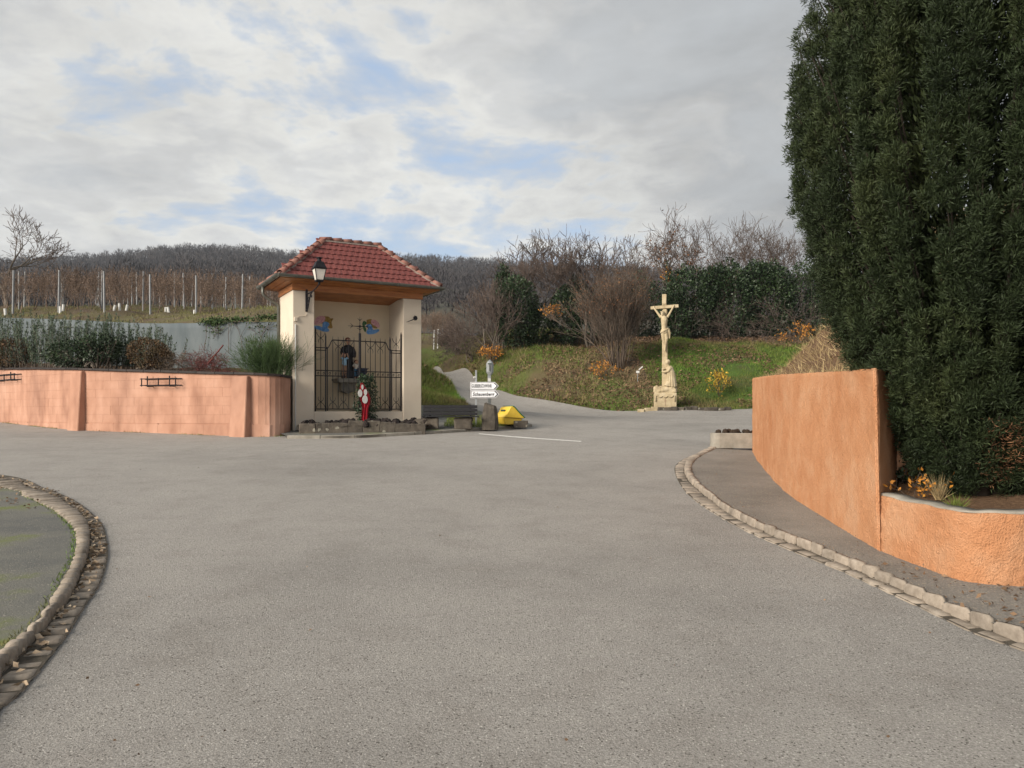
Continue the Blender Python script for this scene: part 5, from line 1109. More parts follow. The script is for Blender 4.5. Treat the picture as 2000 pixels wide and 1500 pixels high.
# ================================================================== STONE CROSS
cxX = PX(1299, 30.2); cr = empty('stone_crucifix', (cxX, 30.2, tz(cxX, 30.2) - .02), 'tall yellow sandstone wayside crucifix with a kneeling woman on a carved plinth', 'crucifix', local=True, rz=R(-10))
K = 0.00349
def cpart(name, fn, vox=0.02, it=2):
    mb = MB(); fn(mb); from_mesh(name, remesh(mb, vox, it), 'limestone', cr)
MB().add([(-.43, -.36, -.1), (.43, -.36, -.1), (.43, .36, -.1), (-.43, .36, -.1), (-.44, -.37, .61), (.44, -.37, .61), (.44, .37, .61), (-.44, .37, .61)], bx).build('plinth', 'limestone', cr, bevel=.02)
def garl(m):
    pts = [(-.36, -.385, .28), (-.36, -.385, .5), (-.30, -.39, .54)] + [(-.30 + .6 * f, -.39, .52 - .07 * abs(math.sin(f * 3 * math.pi))) for f in np.linspace(0.02, .98, 24)] + [(.32, -.39, .54), (.36, -.385, .5), (.36, -.385, .28)]
    m.tube(pts, .026, 6)
mb = MB(); garl(mb); mb.build('garland_relief', 'limestone', cr, smooth=True)
mb = MB(); mb.b2(-.004, .004, -.378, -.37, .12, .42); mb.b2(-.05, .05, -.377, -.37, .30, .308); mb.build('carved_mark', 'ridge', cr)
def rocks(m):
    m.box((0, 0, .69), (.80, .66, .2)); 
    rs = random.Random(5)
    for i in range(26): m.ball((rs.uniform(-.36, .36), rs.choice([-1, 1, -1]) * rs.uniform(.22, .33), rs.uniform(.66, .86)), (rs.uniform(.06, .11), rs.uniform(.05, .09), rs.uniform(.05, .08)), 7, 5)
    for i in range(8): m.ball((rs.choice([-1, 1]) * .38, rs.uniform(-.3, .3), rs.uniform(.66, .82)), .09, 7, 5)
cpart('rock_base', rocks, .022, 1)
MB().add([(-.125, -.12, .75), (.115, -.12, .75), (.115, .12, .75), (-.125, .12, .75), (-.105, -.085, 3.92), (.075, -.085, 3.92), (.075, .085, 3.92), (-.105, .085, 3.92)], bx).build('shaft', 'limestone', cr, bevel=.03, seg=2)
MB().box((-.02, 0, 4.0), (1.08, .125, .125), rot=Matrix.Rotation(R(-3.0), 3, 'Y')).build('crossbeam', 'limestone', cr, bevel=.014)
MB().b2(-.115, .055, -.07, .07, 4.065, 4.50).build('post_head', 'limestone', cr, bevel=.012)
MB().box((-.035, -.085, 4.24), (.15, .03, .26), rot=Matrix.Rotation(R(3), 3, 'Y')).build('title_plaque', 'limestone', cr, bevel=.01)
def christ(m):
    m.tube([(-.035, -.16, 3.02), (-.045, -.175, 3.25), (-.035, -.19, 3.46), (-.04, -.185, 3.60)], [.105, .10, .135, .12], 10)      # torso
    m.tube([(-.04, -.18, 3.58), (-.075, -.20, 3.70)], [.05, .045], 8); m.ball((-.105, -.225, 3.735), (.07, .08, .095))                # neck, bowed head
    m.tube([(-.12, -.19, 3.80), (-.06, -.17, 3.68)], [.06, .05], 7)                                                                     # hair
    m.ball((-.125, -.235, 3.65), (.035, .04, .05)); m.ball((-.11, -.31, 3.735), (.014, .02, .022), 6, 4)
    for s_, hx, hz in ((-1, -.44, 3.98), (1, .33, 4.02)):
        m.tube([(-.04 + s_ * .12, -.18, 3.57), (-.04 + s_ * (.24 if s_ < 0 else .22), -.15, 3.74), (hx, -.09, hz)], [.056, .044, .032], 8); m.ball((hx, -.085, hz + .02), (.035, .03, .05), 7, 5)
    m.tube([(-.09, -.165, 3.02), (-.075, -.21, 2.74), (-.02, -.16, 2.50), (-.01, -.14, 2.36)], [.088, .068, .05, .034], 9)
    m.tube([(.02, -.165, 3.02), (.05, -.21, 2.74), (.005, -.165, 2.50), (-.005, -.16, 2.36)], [.088, .070, .05, .034], 9)
    m.tube([(-.01, -.14, 2.38), (-.01, -.19, 2.30), (-.01, -.20, 2.24)], [.035, .035, .022], 7)
cpart('christ_figure', christ, .0135, 2)
def loin(m):
    m.lathe([(.135, -.10), (.15, 0.0), (.13, .06)], (-.03, -.165, 3.05), 12, 1.0, .9); m.tube([(-.19, -.22, 2.98), (-.05, -.30, 3.03), (.12, -.22, 3.14)], .035, 7); m.tube([(.12, -.2, 3.12), (.17, -.17, 2.95), (.16, -.16, 2.74)], [.05, .055, .03], 7)
cpart('loincloth', loin, .013, 2)
def crown(m): m.tube([(-.105 + .072 * math.cos(t), -.225 + .08 * math.sin(t), 3.785 + .012 * math.sin(3 * t)) for t in np.linspace(0, 2 * math.pi, 17)], .018, 6)
cpart('thorn_crown', crown, .009, 1)
def woman(m):
    m.tube([(.20, -.13, .86), (.24, -.12, 1.10), (.23, -.12, 1.36), (.17, -.15, 1.58), (.14, -.16, 1.66)], [.24, .20, .165, .135, .10], 12)
    m.tube([(.18, -.16, .86), (.10, -.26, 1.0), (.02, -.30, .88)], [.14, .13, .08], 9); m.tube([(.14, -.16, 1.64), (.09, -.19, 1.74)], [.055, .05], 8); m.ball((.075, -.20, 1.82), (.075, .085, .095)); m.ball((.115, -.165, 1.83), (.085, .09, .105))
    m.tube([(.20, -.25, 1.60), (.12, -.29, 1.47), (-.03, -.22, 1.44), (-.13, -.15, 1.47)], [.062, .055, .045, .036], 8); m.tube([(.05, -.10, 1.58), (-.06, -.16, 1.56), (-.13, -.14, 1.55)], [.05, .04, .034], 7)
    for a in np.linspace(-2.6, -.4, 6): m.tube([(.21 + .23 * math.cos(a), -.13 + .22 * math.sin(a), .87), (.20 + .12 * math.cos(a), -.14 + .13 * math.sin(a), 1.5)], [.035, .015], 5)
cpart('kneeling_woman', woman, .017, 2)
# stone edging and small sign by the cross
for i, px in enumerate(range(1252, 1430, 13)):
    Y = 29.75 + .08 * math.sin(i); X = PX(px, Y); o = bpy.data.objects.new('edging_stone', rock_mesh(100 + i % 5, 'darkstone' if i > 2 else 'limestone', .1, .06, 0)); o.location = (X, Y, tz(X, Y) + .06); o.scale = (.26, .16, .16 + .03 * (i % 3)); o.rotation_euler = (0, 0, random.gauss(0, .1)); col.objects.link(o)
    tag(o, ORD[i - 3] + ' small dark edging stone from the pale stones at the crucifix foot' if i > 2 else ORD[i] + ' pale yellowish edging stone counted towards the crucifix', 'stone', 'edging stones by the crucifix' if i > 2 else 'pale edging stones by the crucifix')
Yk = 33.6; Xk = PX(1245.5, Yk); ps = empty('plant_marker', (Xk, Yk, tz(Xk, Yk)), 'tiny white marker sign on a thin stake on the leafy bank', 'sign')
MB().tube([(Xk, Yk, tz(Xk, Yk) - .05), (Xk, Yk, PZ(727, Yk))], .012, 6).build('stake', 'steel', ps); MB().box((Xk, Yk - .02, PZ(726.5, Yk)), (.14, .02, .10)).build('plate', 'white_plastic', ps); MB().box((Xk + .13, Yk - .02, PZ(719, Yk)), (.22, .015, .05), rot=Matrix.Rotation(R(-40), 3, 'Y')).build('plate', 'white_plastic', ps)

# ================================================================== VEGETATION
def tree_obj(name, label, base, gen, group=None, cat='tree', twig='twig', bark='bark', thick=0.02, extra=None):
    """gen(out) fills (p0 p1 r0 r1 depth) segments; thick ones become the trunk part, thin ones the crown part"""
    e = empty(name, base, label, cat, group); out = []; gen(out); A = np.array(out); big = A[:, 6] > thick
    if big.any(): V, Fq = segs(A[big][:, :8], 7); mesh_np('trunk', V, Fq, bark, e, smooth=True)
    V, Fq = segs(A[~big][:, :8], 3); mesh_np('crown', V, Fq, twig, e)
    if extra: extra(e, A)
    return e
def bare(px, py_top, Y, width, label, stems=1, zb=None, lean=0.0, depth=4, r=0.13, up=.10, spread=.62, twig='twig', extra=None, x=None, rmin=.010, wob=.2, kids=3):
    X = PX(px, Y) if x is None else x; z0 = (tz(X, Y) if zb is None else zb) - .15; H = PZ(py_top, Y) - z0
    def gen(out):
        for s_ in range(stems):
            a = random.uniform(0, 6.28); d = Vector((math.cos(a) * .35 * (stems > 1) + lean, math.sin(a) * .35 * (stems > 1), 1))
            grow((X + .15 * (stems > 1) * math.cos(a), Y + .15 * (stems > 1) * math.sin(a), z0), d, H * .42, r * (1 if stems == 1 else .6), depth, out, up, spread * width, wob, rmin, kids, .66, 4)
        # fit the height
        zmax = max(s[5] for s in out); f = H / (zmax - z0)
        for i, s in enumerate(out):
            s = list(s); s[2] = z0 + (s[2] - z0) * f; s[5] = z0 + (s[5] - z0) * f
            out[i] = tuple(s)
    return tree_obj('bare_tree', label, (X, Y, z0), gen, twig=twig, extra=extra)
def leafy_extra(mt, n, size, sel, name='leaves'):
    def f(e, A):
        B_ = A[sel(A)]; k = rng.integers(0, len(B_), n); t = rng.uniform(0, 1, (n, 1)); C = B_[k, 0:3] * (1 - t) + B_[k, 3:6] * t + rng.normal(0, .05, (n, 3))
        V, Fq = leaves(C, rng.normal(size=(n, 3)) + np.array([0, 0, -.2]), rng.uniform(size * .6, size * 1.3, n), rng.uniform(size * .4, size * .8, n)); mesh_np(name, V, Fq, mt, e)
    return f
# bare trees on the bank
bare(1030, 452, 41, 1.05, 'slender leafless tree rising behind the ivy thicket at the path bend', stems=2, r=.11, extra=leafy_extra('ivy', 900, .12, lambda A: (A[:, 6] > .03)))
bare(1150, 438, 40, 1.1, 'wide-spreading leafless tree just left of the brown bush', stems=3, r=.12, depth=4)
bare(1292, 408, 44, 1.0, 'leafless tree with ivy and yellowish leaves on its trunk, behind the crucifix', stems=1, r=.16, depth=4, spread=.75,
     extra=lambda e, A: (leafy_extra('brownleaf', 700, .13, lambda A: A[:, 8] <= 2)(e, A), leafy_extra('ivy', 1300, .14, lambda A: A[:, 6] > .035, 'ivy_leaves')(e, A), leafy_extra('orangeleaf', 500, .12, lambda A: A[:, 6] > .03, 'yellow_leaves')(e, A)))
bare(1445, 418, 51, 1.25, 'broad leafless tree with a fan of fine grey twigs behind the evergreen hedge', stems=3, r=.15, depth=4)
bare(1545, 405, 53, 1.2, 'tall leafless tree behind the hedge, partly hidden by the yew', stems=3, r=.15, depth=4)
bare(1240, 470, 47, 1.1, 'low leafless tree showing over the brown bush', stems=2, r=.1, depth=4)
# far bare tree at the vineyard's left edge
bare(12, 392, 44, 1.25, 'lone leafless tree with curved branches at the edge of the vineyard', stems=1, r=.14, depth=4, spread=.85, zb=tz(PX(12, 44), 44), rmin=.012)
# multi-stemmed thicket at the left end of the bank
bare(965, 535, 38.5, .55, 'thin grey multi-stemmed thicket at the left end of the bank', stems=7, r=.075, depth=3, up=.16, wob=.26)
bare(925, 590, 41, .7, 'brown bramble tangle above the path verge', stems=12, r=.04, depth=3, twig='twig', rmin=.006, up=.03, wob=.36, spread=.95)
bare(895, 600, 44, .7, 'brown bramble tangle at the far end of the path bank', stems=12, r=.04, depth=3, twig='twig', rmin=.006, up=.03, wob=.36, spread=.95)
# big vase-shaped brown bush
def vase(out):
    X, Y = PX(1210, 35), 35.2; z0 = tz(X, Y) - .1
    for i in range(34):
        a = random.uniform(0, 6.28); rr = random.uniform(.05, .45); t = random.uniform(.10, .52)
        d = Vector((math.cos(a) * t, math.sin(a) * t, 1)); grow((X + rr * math.cos(a), Y + rr * math.sin(a), z0), d, random.uniform(1.5, 2.25), random.uniform(.020, .036), 3, out, .06, .38, .09, .005, 3, .62, 4)
tree_obj('brown_bush', 'large vase-shaped brown bush of upright stems left of the crucifix', (PX(1210, 35), 35.2, tz(PX(1210, 35), 35.2)), vase, cat='bush', twig='browntwig', thick=.022, bark='browntwig',
         extra=leafy_extra('brownleaf', 3200, .075, lambda A: (A[:, 8] <= 1) & (A[:, 2] > 6.0)))
# evergreen masses
def evergreen(name, label, blobs, mt='ivy', n=6000, size=.13, cat='bush', group=None, twigs=True):
    """blobs: (px, py, Y, rx, ry, rz) ellipsoids"""
    b0 = blobs[0]; c0 = P(b0[0], b0[1], b0[2]); zmin = min(P(b[0], b[1], b[2]).z - b[5] for b in blobs); e = empty(name, (c0.x, c0.y, zmin), label, cat, group); parts = []; sg = []
    vol = [b[3] * b[5] for b in blobs]; tot = sum(vol)
    for b, v in zip(blobs, vol):
        c = P(b[0], b[1], b[2]); m = int(n * v / tot); C, D = in_ell(m, c, (b[3], b[4], b[5]), .55)
        lump = np.array([noise.noise(Vector(tuple(p)) * 1.3) for p in C])[:, None]; C = np.array(c) + (C - np.array(c)) * (1 + .22 * lump)
        parts.append(leaves(C, D + rng.normal(0, .7, (m, 3)), rng.uniform(size * .6, size * 1.4, m), rng.uniform(size * .4, size * .85, m)))
        for _ in range(14):
            q = c + Vector([random.gauss(0, .45) * b[3], random.gauss(0, .45) * b[4], random.gauss(0, .3) * b[5] + b[5] * .3]); sg.append((c.x + random.gauss(0, .2), c.y, zmin, q.x, q.y, q.z, .03, .01))
    V, Fq = cat_mesh(parts); mesh_np('foliage', V, Fq, mt, e)
    V, Fq = segs(np.array(sg), 5); mesh_np('stems', V, Fq, 'bark', e); return e
evergreen('ivy_thicket', 'dark ivy-clad thicket below the slender tree', [(1010, 610, 39, 1.15, 1.1, 1.9), (1040, 640, 39.5, 1.0, 1.0, 1.3), (985, 570, 40, .55, .6, 1.5)], n=9000)
evergreen('ivy_thicket', 'narrow dark ivy-clad clump between the thicket and the brown bush', [(1105, 620, 40, .85, .9, 1.7), (1125, 590, 40.5, .7, .8, 1.4)], n=5500)
for i, (a, lab) in enumerate([([(1345, 600, 42, 1.5, 1.4, 2.3), (1320, 620, 41, .9, .9, 1.6)], 'dark evergreen hedge shrub directly behind the crucifix'),
                              ([(1425, 592, 42.5, 1.6, 1.4, 2.35), (1400, 560, 43, 1.0, 1, 1.2)], 'tall rounded dark evergreen hedge shrub behind the lawn'),
                              ([(1500, 588, 43, 1.5, 1.4, 2.3), (1480, 545, 43.5, 1.2, 1, 1.0)], 'dark evergreen hedge shrub in the middle of the lawn hedge'),
                              ([(1575, 590, 43.5, 1.6, 1.4, 2.3), (1625, 600, 44, 1.5, 1.3, 2.2)], 'dark evergreen hedge shrub at the yew end of the lawn hedge')]):
    evergreen('hedge_shrub', lab, a, n=9500, size=.14, group='evergreen hedge')
evergreen('ivy_thicket', 'dark evergreen mass in the gap behind the big brown bush', [(1185, 615, 44, 1.5, 1.1, 1.9), (1255, 610, 44.5, 1.4, 1.1, 2.1)], n=8000)
# grey dead brush in front of the hedge
def brush(px0, px1, Y, n, label):
    out = []
    for _ in range(n):
        px = random.uniform(px0, px1); X = PX(px, Y); z0 = tz(X, Y) - .05; grow((X, Y + random.uniform(-.4, .4), z0), (random.gauss(0, .7), random.gauss(0, .3), 1), random.uniform(.7, 1.5), .014, 2, out, -.03, .8, .25, .005, 3, .7, 4)
    A = np.array(out); V, Fq = segs(A[:, :8], 3); return tag(mesh_np('dead_brush', V, Fq, 'twig'), label, 'brush')
brush(1320, 1470, 40.6, 13, 'pale leafless brush tangled along the hedge foot near the crucifix'); brush(1480, 1620, 40.8, 14, 'pale leafless brush tangled along the hedge foot near the yew')
def leafy_shrub(name, label, px, py, Y, r, mt, n, size, zb=None, group=None, stem='bark'):
    c = P(px, py, Y); z0 = tz(c.x, c.y) if zb is None else zb; e = empty(name, (c.x, c.y, z0), label, 'shrub', group); out = []
    for _ in range(9): grow((c.x, c.y, z0 - .05), (random.gauss(0, .5) * r[0] / r[2], random.gauss(0, .5), 1), r[2] * 1.15, .012, 2, out, .05, .5, .15, .003, 3, .6, 3)
    A = np.array(out); V, Fq = segs(A[:, :8], 3); tag(mesh_np('stems', V, Fq, stem, e), kind='stuff')
    k = rng.integers(0, len(A), n); t = rng.uniform(0, 1, (n, 1)); C = A[k, 0:3] * (1 - t) + A[k, 3:6] * t + rng.normal(0, .04, (n, 3)); D = rng.normal(size=(n, 3)) + np.array([0, 0, .5])
    V, Fq = leaves(C, D, rng.uniform(size * .6, size * 1.3, n), rng.uniform(size * .35, size * .7, n)); mesh_np('leaves', V, Fq, mt, e); return e
leafy_shrub('yellow_shrub', 'small bright yellow shrub on the lawn beside the crucifix', 1404, 764, 32, (.3, .3, .5), 'yellowleaf', 420, .10)
leafy_shrub('yellow_shrub', 'thin yellow-leaved shrub below the ivy thicket by the path', 962, 690, 38, (.4, .4, .5), 'orangeleaf', 380, .11)
leafy_shrub('yellow_shrub', 'low yellow shrub on the leafy bank under the brown bush', 1180, 735, 33.8, (.4, .4, .45), 'orangeleaf', 330, .09)
leafy_shrub('yellow_shrub', 'sparse yellow undergrowth below the hedge near the yew', 1560, 672, 40, (.8, .4, .6), 'orangeleaf', 420, .10)
leafy_shrub('yellow_shrub', 'small orange-leaved bush against the dark ivy clump', 1075, 610, 38.6, (.5, .3, .4), 'orangeleaf', 160, .11, zb=P(1075, 625, 38.6).z)
leafy_shrub('round_shrub', 'small round dark green shrub at the path top', 873, 662, 50, (.5, .5, .55), 'ivy', 900, .13, zb=tz(PX(873, 50), 50))

# ------------------------------------------------------------------ yew
YX, YYc = 4.22, 6.98
PZs = [.90, 1.05, 1.20, 1.485, 1.90, 2.32, 2.83, 3.29, 4.16, 5.33, 6.2, 6.9]; PRs = [.34, .44, .60, .76, .95, 1.10, 1.29, 1.45, 1.56, 1.51, 1.2, .45]
ye = empty('yew_tree', (YX, YYc, .85), 'huge dark upright yew with plume-like branches overhanging the orange wall', 'tree')
plC = []; plD = []; sgy = []; NCOL = 27
for ci in range(NCOL):                                 # upright plumes stacked in columns round the crown
    a0 = 2 * math.pi * ci / NCOL + random.gauss(0, .03); cr_ = random.uniform(.93, 1.04); z1 = 1.15 + random.uniform(0, .4)
    while z1 < 6.9:
        a = a0 + random.gauss(0, .022); ln = random.uniform(.5, 1.15) * min(1.0, .4 + .4 * (z1 - .6)); z0 = max(.9, z1 - ln)
        rr = np.interp(z1, PZs, PRs) * random.uniform(.93, 1.02) * cr_; r0 = min(rr, np.interp(z0, PZs, PRs)) * .97
        p0 = np.array([YX + r0 * math.cos(a), YYc + r0 * math.sin(a), z0]); p1 = np.array([YX + rr * math.cos(a + .02), YYc + rr * math.sin(a + .02), z1])
        sgy.append((*(p0 * .5 + p1 * .5 - np.array([.25 * math.cos(a), .25 * math.sin(a), .2])), *p1, .012, .004))
        npf = max(2, int(ln / .10))
        for j in range(npf):
            t = (j + random.uniform(.2, .8)) / npf; c = p0 * (1 - t) + p1 * t + rng.normal(0, .035, 3); rp_ = random.uniform(.085, .145) * (1.05 - .4 * t) * min(1, .55 + rr * .3); n = int(200 * (rp_ / .11) ** 2)
            d = unit(rng.normal(size=(n, 3)) + np.array([math.cos(a) * .7, math.sin(a) * .7, .3])); plC.append(c + d * rp_ * rng.uniform(.2, .9, (n, 1))); plD.append(d + np.array([0, 0, .6]))
        z1 += random.uniform(.20, .36)
C = np.concatenate(plC); Dr = np.concatenate(plD)
side_ = (3.66 - 3.2) * (C[:, 1] - 6.65) - (7.32 - 6.65) * (C[:, 0] - 3.2)                    # left of the wall's end face
ok_ = ~(((side_ > -.02) | (C[:, 0] < 3.24)) & (C[:, 2] < 1.98)); C = C[ok_]; plD = [Dr[ok_]]
D = unit(np.concatenate(plD) + rng.normal(0, .6, (len(C), 3))); n = len(C)
V, Fq = leaves(C, D, rng.uniform(.028, .06, n), rng.uniform(.006, .010, n), .05)
mesh_np('crown', V, Fq, 'yew', ye)
# shaded inner foliage closes the crown
m = 140000; zz_ = rng.uniform(1.0, 6.7, m); an = rng.uniform(0, 2 * math.pi, m); rr = np.interp(zz_, PZs, PRs) * rng.uniform(.40, .84, m); C = np.c_[YX + rr * np.cos(an), YYc + rr * np.sin(an), zz_]
V, Fq = leaves(C, np.c_[np.cos(an), np.sin(an), np.full(m, .8)] + rng.normal(0, .4, (m, 3)), rng.uniform(.06, .10, m), rng.uniform(.016, .028, m)); mesh_np('inner_foliage', V, Fq, 'yew', ye)
V, Fq = segs(np.array(sgy), 5); tag(mesh_np('branches', V, Fq, 'darkbark', ye), kind='stuff')
mb = MB()
for i in range(6): a = i * 1.05; mb.tube([(YX + .16 * math.cos(a), YYc + .16 * math.sin(a), .75), (YX + .22 * math.cos(a), YYc + .22 * math.sin(a), 1.4), (YX + .5 * math.cos(a), YYc + .5 * math.sin(a), 3), (YX + .6 * math.cos(a), YYc + .6 * math.sin(a), 5.0)], [.13, .1, .07, .03], 8)
mb.build('trunk', 'darkbark', ye, smooth=True)
m = 700; an = rng.normal(-1.75, .16, m); zz_ = rng.uniform(.98, 1.55, m); rr = np.interp(zz_, PZs, PRs) * rng.uniform(.9, 1.06, m); C = np.c_[YX + rr * np.cos(an), YYc + rr * np.sin(an), zz_]
V, Fq = leaves(C, np.c_[np.cos(an), np.sin(an), np.full(m, .2)] + rng.normal(0, .5, (m, 3)), .05, .007); o = mesh_np('dead_sprays', V, Fq, 'brownleaf', ye); o['label'] = 'rusty brown dead sprays at the yew foot'
# plants in the bed under the yew
def tuft(name, label, x, y, z, n, ln, spread, mt, w=.012, cat='plant'):
    C = np.c_[rng.normal(x, spread * .06, n), rng.normal(y, spread * .06, n), np.full(n, z)]; V, Fq = blades(C, np.c_[rng.normal(0, spread * 2, n), rng.normal(0, spread * 2, n), np.ones(n)], rng.uniform(ln * .6, ln * 1.2, n), w)
    return tag(mesh_np(name, V, Fq, mt), label, cat)
def bedp_(px, py): Y = (EYE - .86) / ((py - HOR) / F); return PX(px, Y), Y, .84
for px, py, n, size, mt, lab in ((1800, 968, 80, .05, 'orangeleaf', 'orange-leaved low plant in the middle of the yew bed'), (1752, 950, 34, .045, 'orangeleaf', 'sparse orange sprig by the return of the orange wall'), (1868, 958, 34, .045, 'yellowleaf', 'bright yellow sprig standing in the yew bed'),
                                  (1920, 962, 120, .06, 'rosemary', 'pale grey-green ferny plant on the right of the yew bed'), (1745, 955, 130, .06, 'ivy', 'dark ivy patch in the corner by the orange wall return')):
    x, y, z = bedp_(px, py); e = empty('bed_plant', (x, y, z), lab, 'plant'); out = []
    for _ in range(9): grow((x + random.gauss(0, .08), y + random.gauss(0, .06), z - .02), (random.gauss(0, .6), random.gauss(0, .5), 1), .17, .004, 1, out, .05, .7, .2, .002, 2, .6, 3)
    A = np.array(out); V, Fq = segs(A[:, :8], 3); tag(mesh_np('stems', V, Fq, 'browntwig', e), kind='stuff'); k = rng.integers(0, len(A), n); C = A[k, 3:6] + rng.normal(0, .025, (n, 3)); V, Fq = leaves(C, rng.normal(size=(n, 3)), rng.uniform(size * .6, size * 1.2, n), size * .5); mesh_np('leaves', V, Fq, mt, e)
x, y, z = bedp_(1868, 990); tuft('grass_tuft', 'green grass tuft growing at the low wall coping', x, y, z, 90, .13, .35, 'grass', .007); x, y, z = bedp_(1835, 972); tuft('grass_tuft', 'tall half-dry grass tuft behind the orange plant in the yew bed', x, y, z, 110, .22, .22, 'drygrass', .006)

# ------------------------------------------------------------------ garden shrubs behind the salmon wall
def bedz(x): return float(np.interp(x, [-30, -16.8, -10, -5.8], [3.95, 2.98, 2.66, 2.46])) + .1
def spiky(name, label, px, Y, w, h, n, mt='rosemary', shoots=60, size=.06):
    X = PX(px, Y); z0 = bedz(X); e = empty(name, (X, Y, z0), label, 'shrub', 'evergreen shrubs behind the garden wall'); sg = []; Cs = []; Ds = []
    for _ in range(shoots):
        x = X + random.gauss(0, .45) * w; y = Y + random.gauss(0, .3); hh = h * random.uniform(.45, 1.05) * max(.35, 1 - ((x - X) / (w * 1.5)) ** 2); lx, ly = random.gauss(0, .14) + (x - X) * .12, random.gauss(0, .14)
        p0 = np.array([x, y, z0]); p1 = np.array([x + lx * hh, y + ly * hh, z0 + hh]); sg.append((*p0, *p1, .010, .003)); m = int(n / shoots); t = rng.uniform(.08, 1, (m, 1)) ** .8
        an = rng.uniform(0, 6.28, m); off = np.c_[np.cos(an), np.sin(an), np.zeros(m)]; Cs.append(p0 * (1 - t) + p1 * t + off * rng.uniform(0, .09, (m, 1)) * (1.1 - t)); Ds.append(off * .55 + np.array([0, 0, .9]))
    V, Fq = segs(np.array(sg), 3); mesh_np('stems', V, Fq, 'bark', e); C = np.concatenate(Cs); V, Fq = leaves(C, np.concatenate(Ds) + rng.normal(0, .2, (len(C), 3)), rng.uniform(size * .7, size * 1.5, len(C)), size * .32); mesh_np('leaves', V, Fq, mt, e); return e
spiky('rosemary_shrub', 'grey-green upright shrub at the far end of the garden wall, above the far rack', 10, 26.2, 1.2, 2.0, 7500)
spiky('rosemary_shrub', 'grey-green upright shrub behind the wall, just left of the far buttress', 85, 25.2, 1.2, 1.9, 7500)
spiky('rosemary_shrub', 'dense dark green shrub above the far buttress', 150, 24.0, 1.1, 1.8, 8500)
spiky('rosemary_shrub', 'dark spiky shrub just right of the far buttress', 205, 23.3, 1.0, 1.7, 7500)
spiky('rosemary_shrub', 'slender grey-green shrub with tall tips against the blue-grey wall', 255, 23.6, .5, 1.7, 3600, shoots=26)
spiky('rosemary_shrub', 'grey-green shrub standing over the bronze bush', 305, 23.2, .75, 1.5, 5200)
evergreen('laurel_shrub', 'low dark broad-leaved shrub at the foot of the upright shrubs', [(150, 690, 22.9, .95, .5, .42), (195, 680, 22.6, .7, .5, .42)], n=4200, size=.075, cat='shrub'); evergreen('laurel_shrub', 'low dark reddish-green shrub at the far end of the garden wall', [(20, 690, 25.2, .7, .5, .5)], mt='redleaf', n=1800, size=.07, cat='shrub')
evergreen('bronze_shrub', 'rounded bronze-leaved shrub above the rack between the buttresses', [(290, 690, 21.9, .62, .5, .45), (315, 700, 21.8, .4, .4, .3)], mt='redleaf', n=3600, size=.055, cat='shrub')
def tangle(px, Y, w, h, n, mt, label, name):
    out = []; X = PX(px, Y); z0 = bedz(X)
    for _ in range(n): grow((X + random.gauss(0, w * .4), Y + random.gauss(0, .2), z0 - .05), (random.gauss(0, 1.0), random.gauss(0, .4), .8), h * random.uniform(.7, 1.2), .009, 2, out, -.05, .9, .35, .004, 3, .7, 4)
    A = np.array(out); V, Fq = segs(A[:, :8], 3); return tag(mesh_np(name, V, Fq, mt), label, 'shrub')
tangle(368, 21.6, .5, .42, 30, 'browntwig', 'tangle of bare grey-brown twigs beside the bronze shrub', 'twig_shrub'); tangle(412, 21.2, .5, .40, 26, 'redtwig', 'tangle of bare dark red twigs beside the green broom', 'twig_shrub')
MB().tube([P(405, 712, 20.9), P(436, 674, 20.8)], .02, 6).build('garden_stake', 'redtwig'); tag(bpy.data.objects['garden_stake'], 'slanting red-brown stake with a pale tip among the red twigs', 'stake')
# broom: fine green rods fanning over the wall end
def broom():
    out = []; X, Y = PX(520, 20.5), 20.55; z0 = bedz(X)
    for _ in range(560):
        a = random.uniform(0, 6.28); t = abs(random.gauss(0, .75)); grow((X + random.gauss(0, .28), Y + random.gauss(0, .10), z0 - .05), (math.cos(a) * t * 1.05, math.sin(a) * t * .55, 1), random.uniform(.40, .78), .005, 1, out, -.02, .35, .07, .0025, 3, .55, 4)
    return out
A = np.array(broom()); V, Fq = segs(A[:, :8], 3); tag(mesh_np('broom_shrub', V, Fq, 'broom'), 'bushy green broom spilling over the rounded end of the garden wall', 'shrub')
# creeper on the blue-grey wall
out = []
for px, Y in ((440, 25.4), (470, 25.1), (500, 24.8), (525, 24.6), (395, 26.0)):
    grow((PX(px, Y - .2), float(bw_y(np.array([PX(px, Y)]))[0]) - .06, PZ(690, Y)), (random.gauss(0, .3), 0, 1), 1.25, .012, 3, out, .0, .8, .25, .005, 3, .62, 4)
A = np.array(out); A[:, 1] = bw_y(A[:, 0]) - .05 - .04 * rng.uniform(0, 1, len(A)); A[:, 4] = bw_y(A[:, 3]) - .05 - .04 * rng.uniform(0, 1, len(A)); ce = empty('wall_creeper', (PX(470, 25), 24.9, 2.9), 'thin half-bare creeper climbing the blue-grey wall beside the shrine', 'creeper'); ztop = PZ(622, 25)
A[:, 2] = np.minimum(A[:, 2], ztop); A[:, 5] = np.minimum(A[:, 5], ztop); V, Fq = segs(A[:, :8], 3); mesh_np('stems', V, Fq, 'twig', ce); k = rng.integers(0, len(A), 1700); C = A[k, 3:6] + np.c_[rng.normal(0, .05, 1700), rng.uniform(-.08, 0, 1700), rng.normal(0, .05, 1700)]
V, Fq = leaves(C, rng.normal(size=(1700, 3)), rng.uniform(.04, .09, 1700), .05); mesh_np('leaves', V, Fq, 'broom', ce)

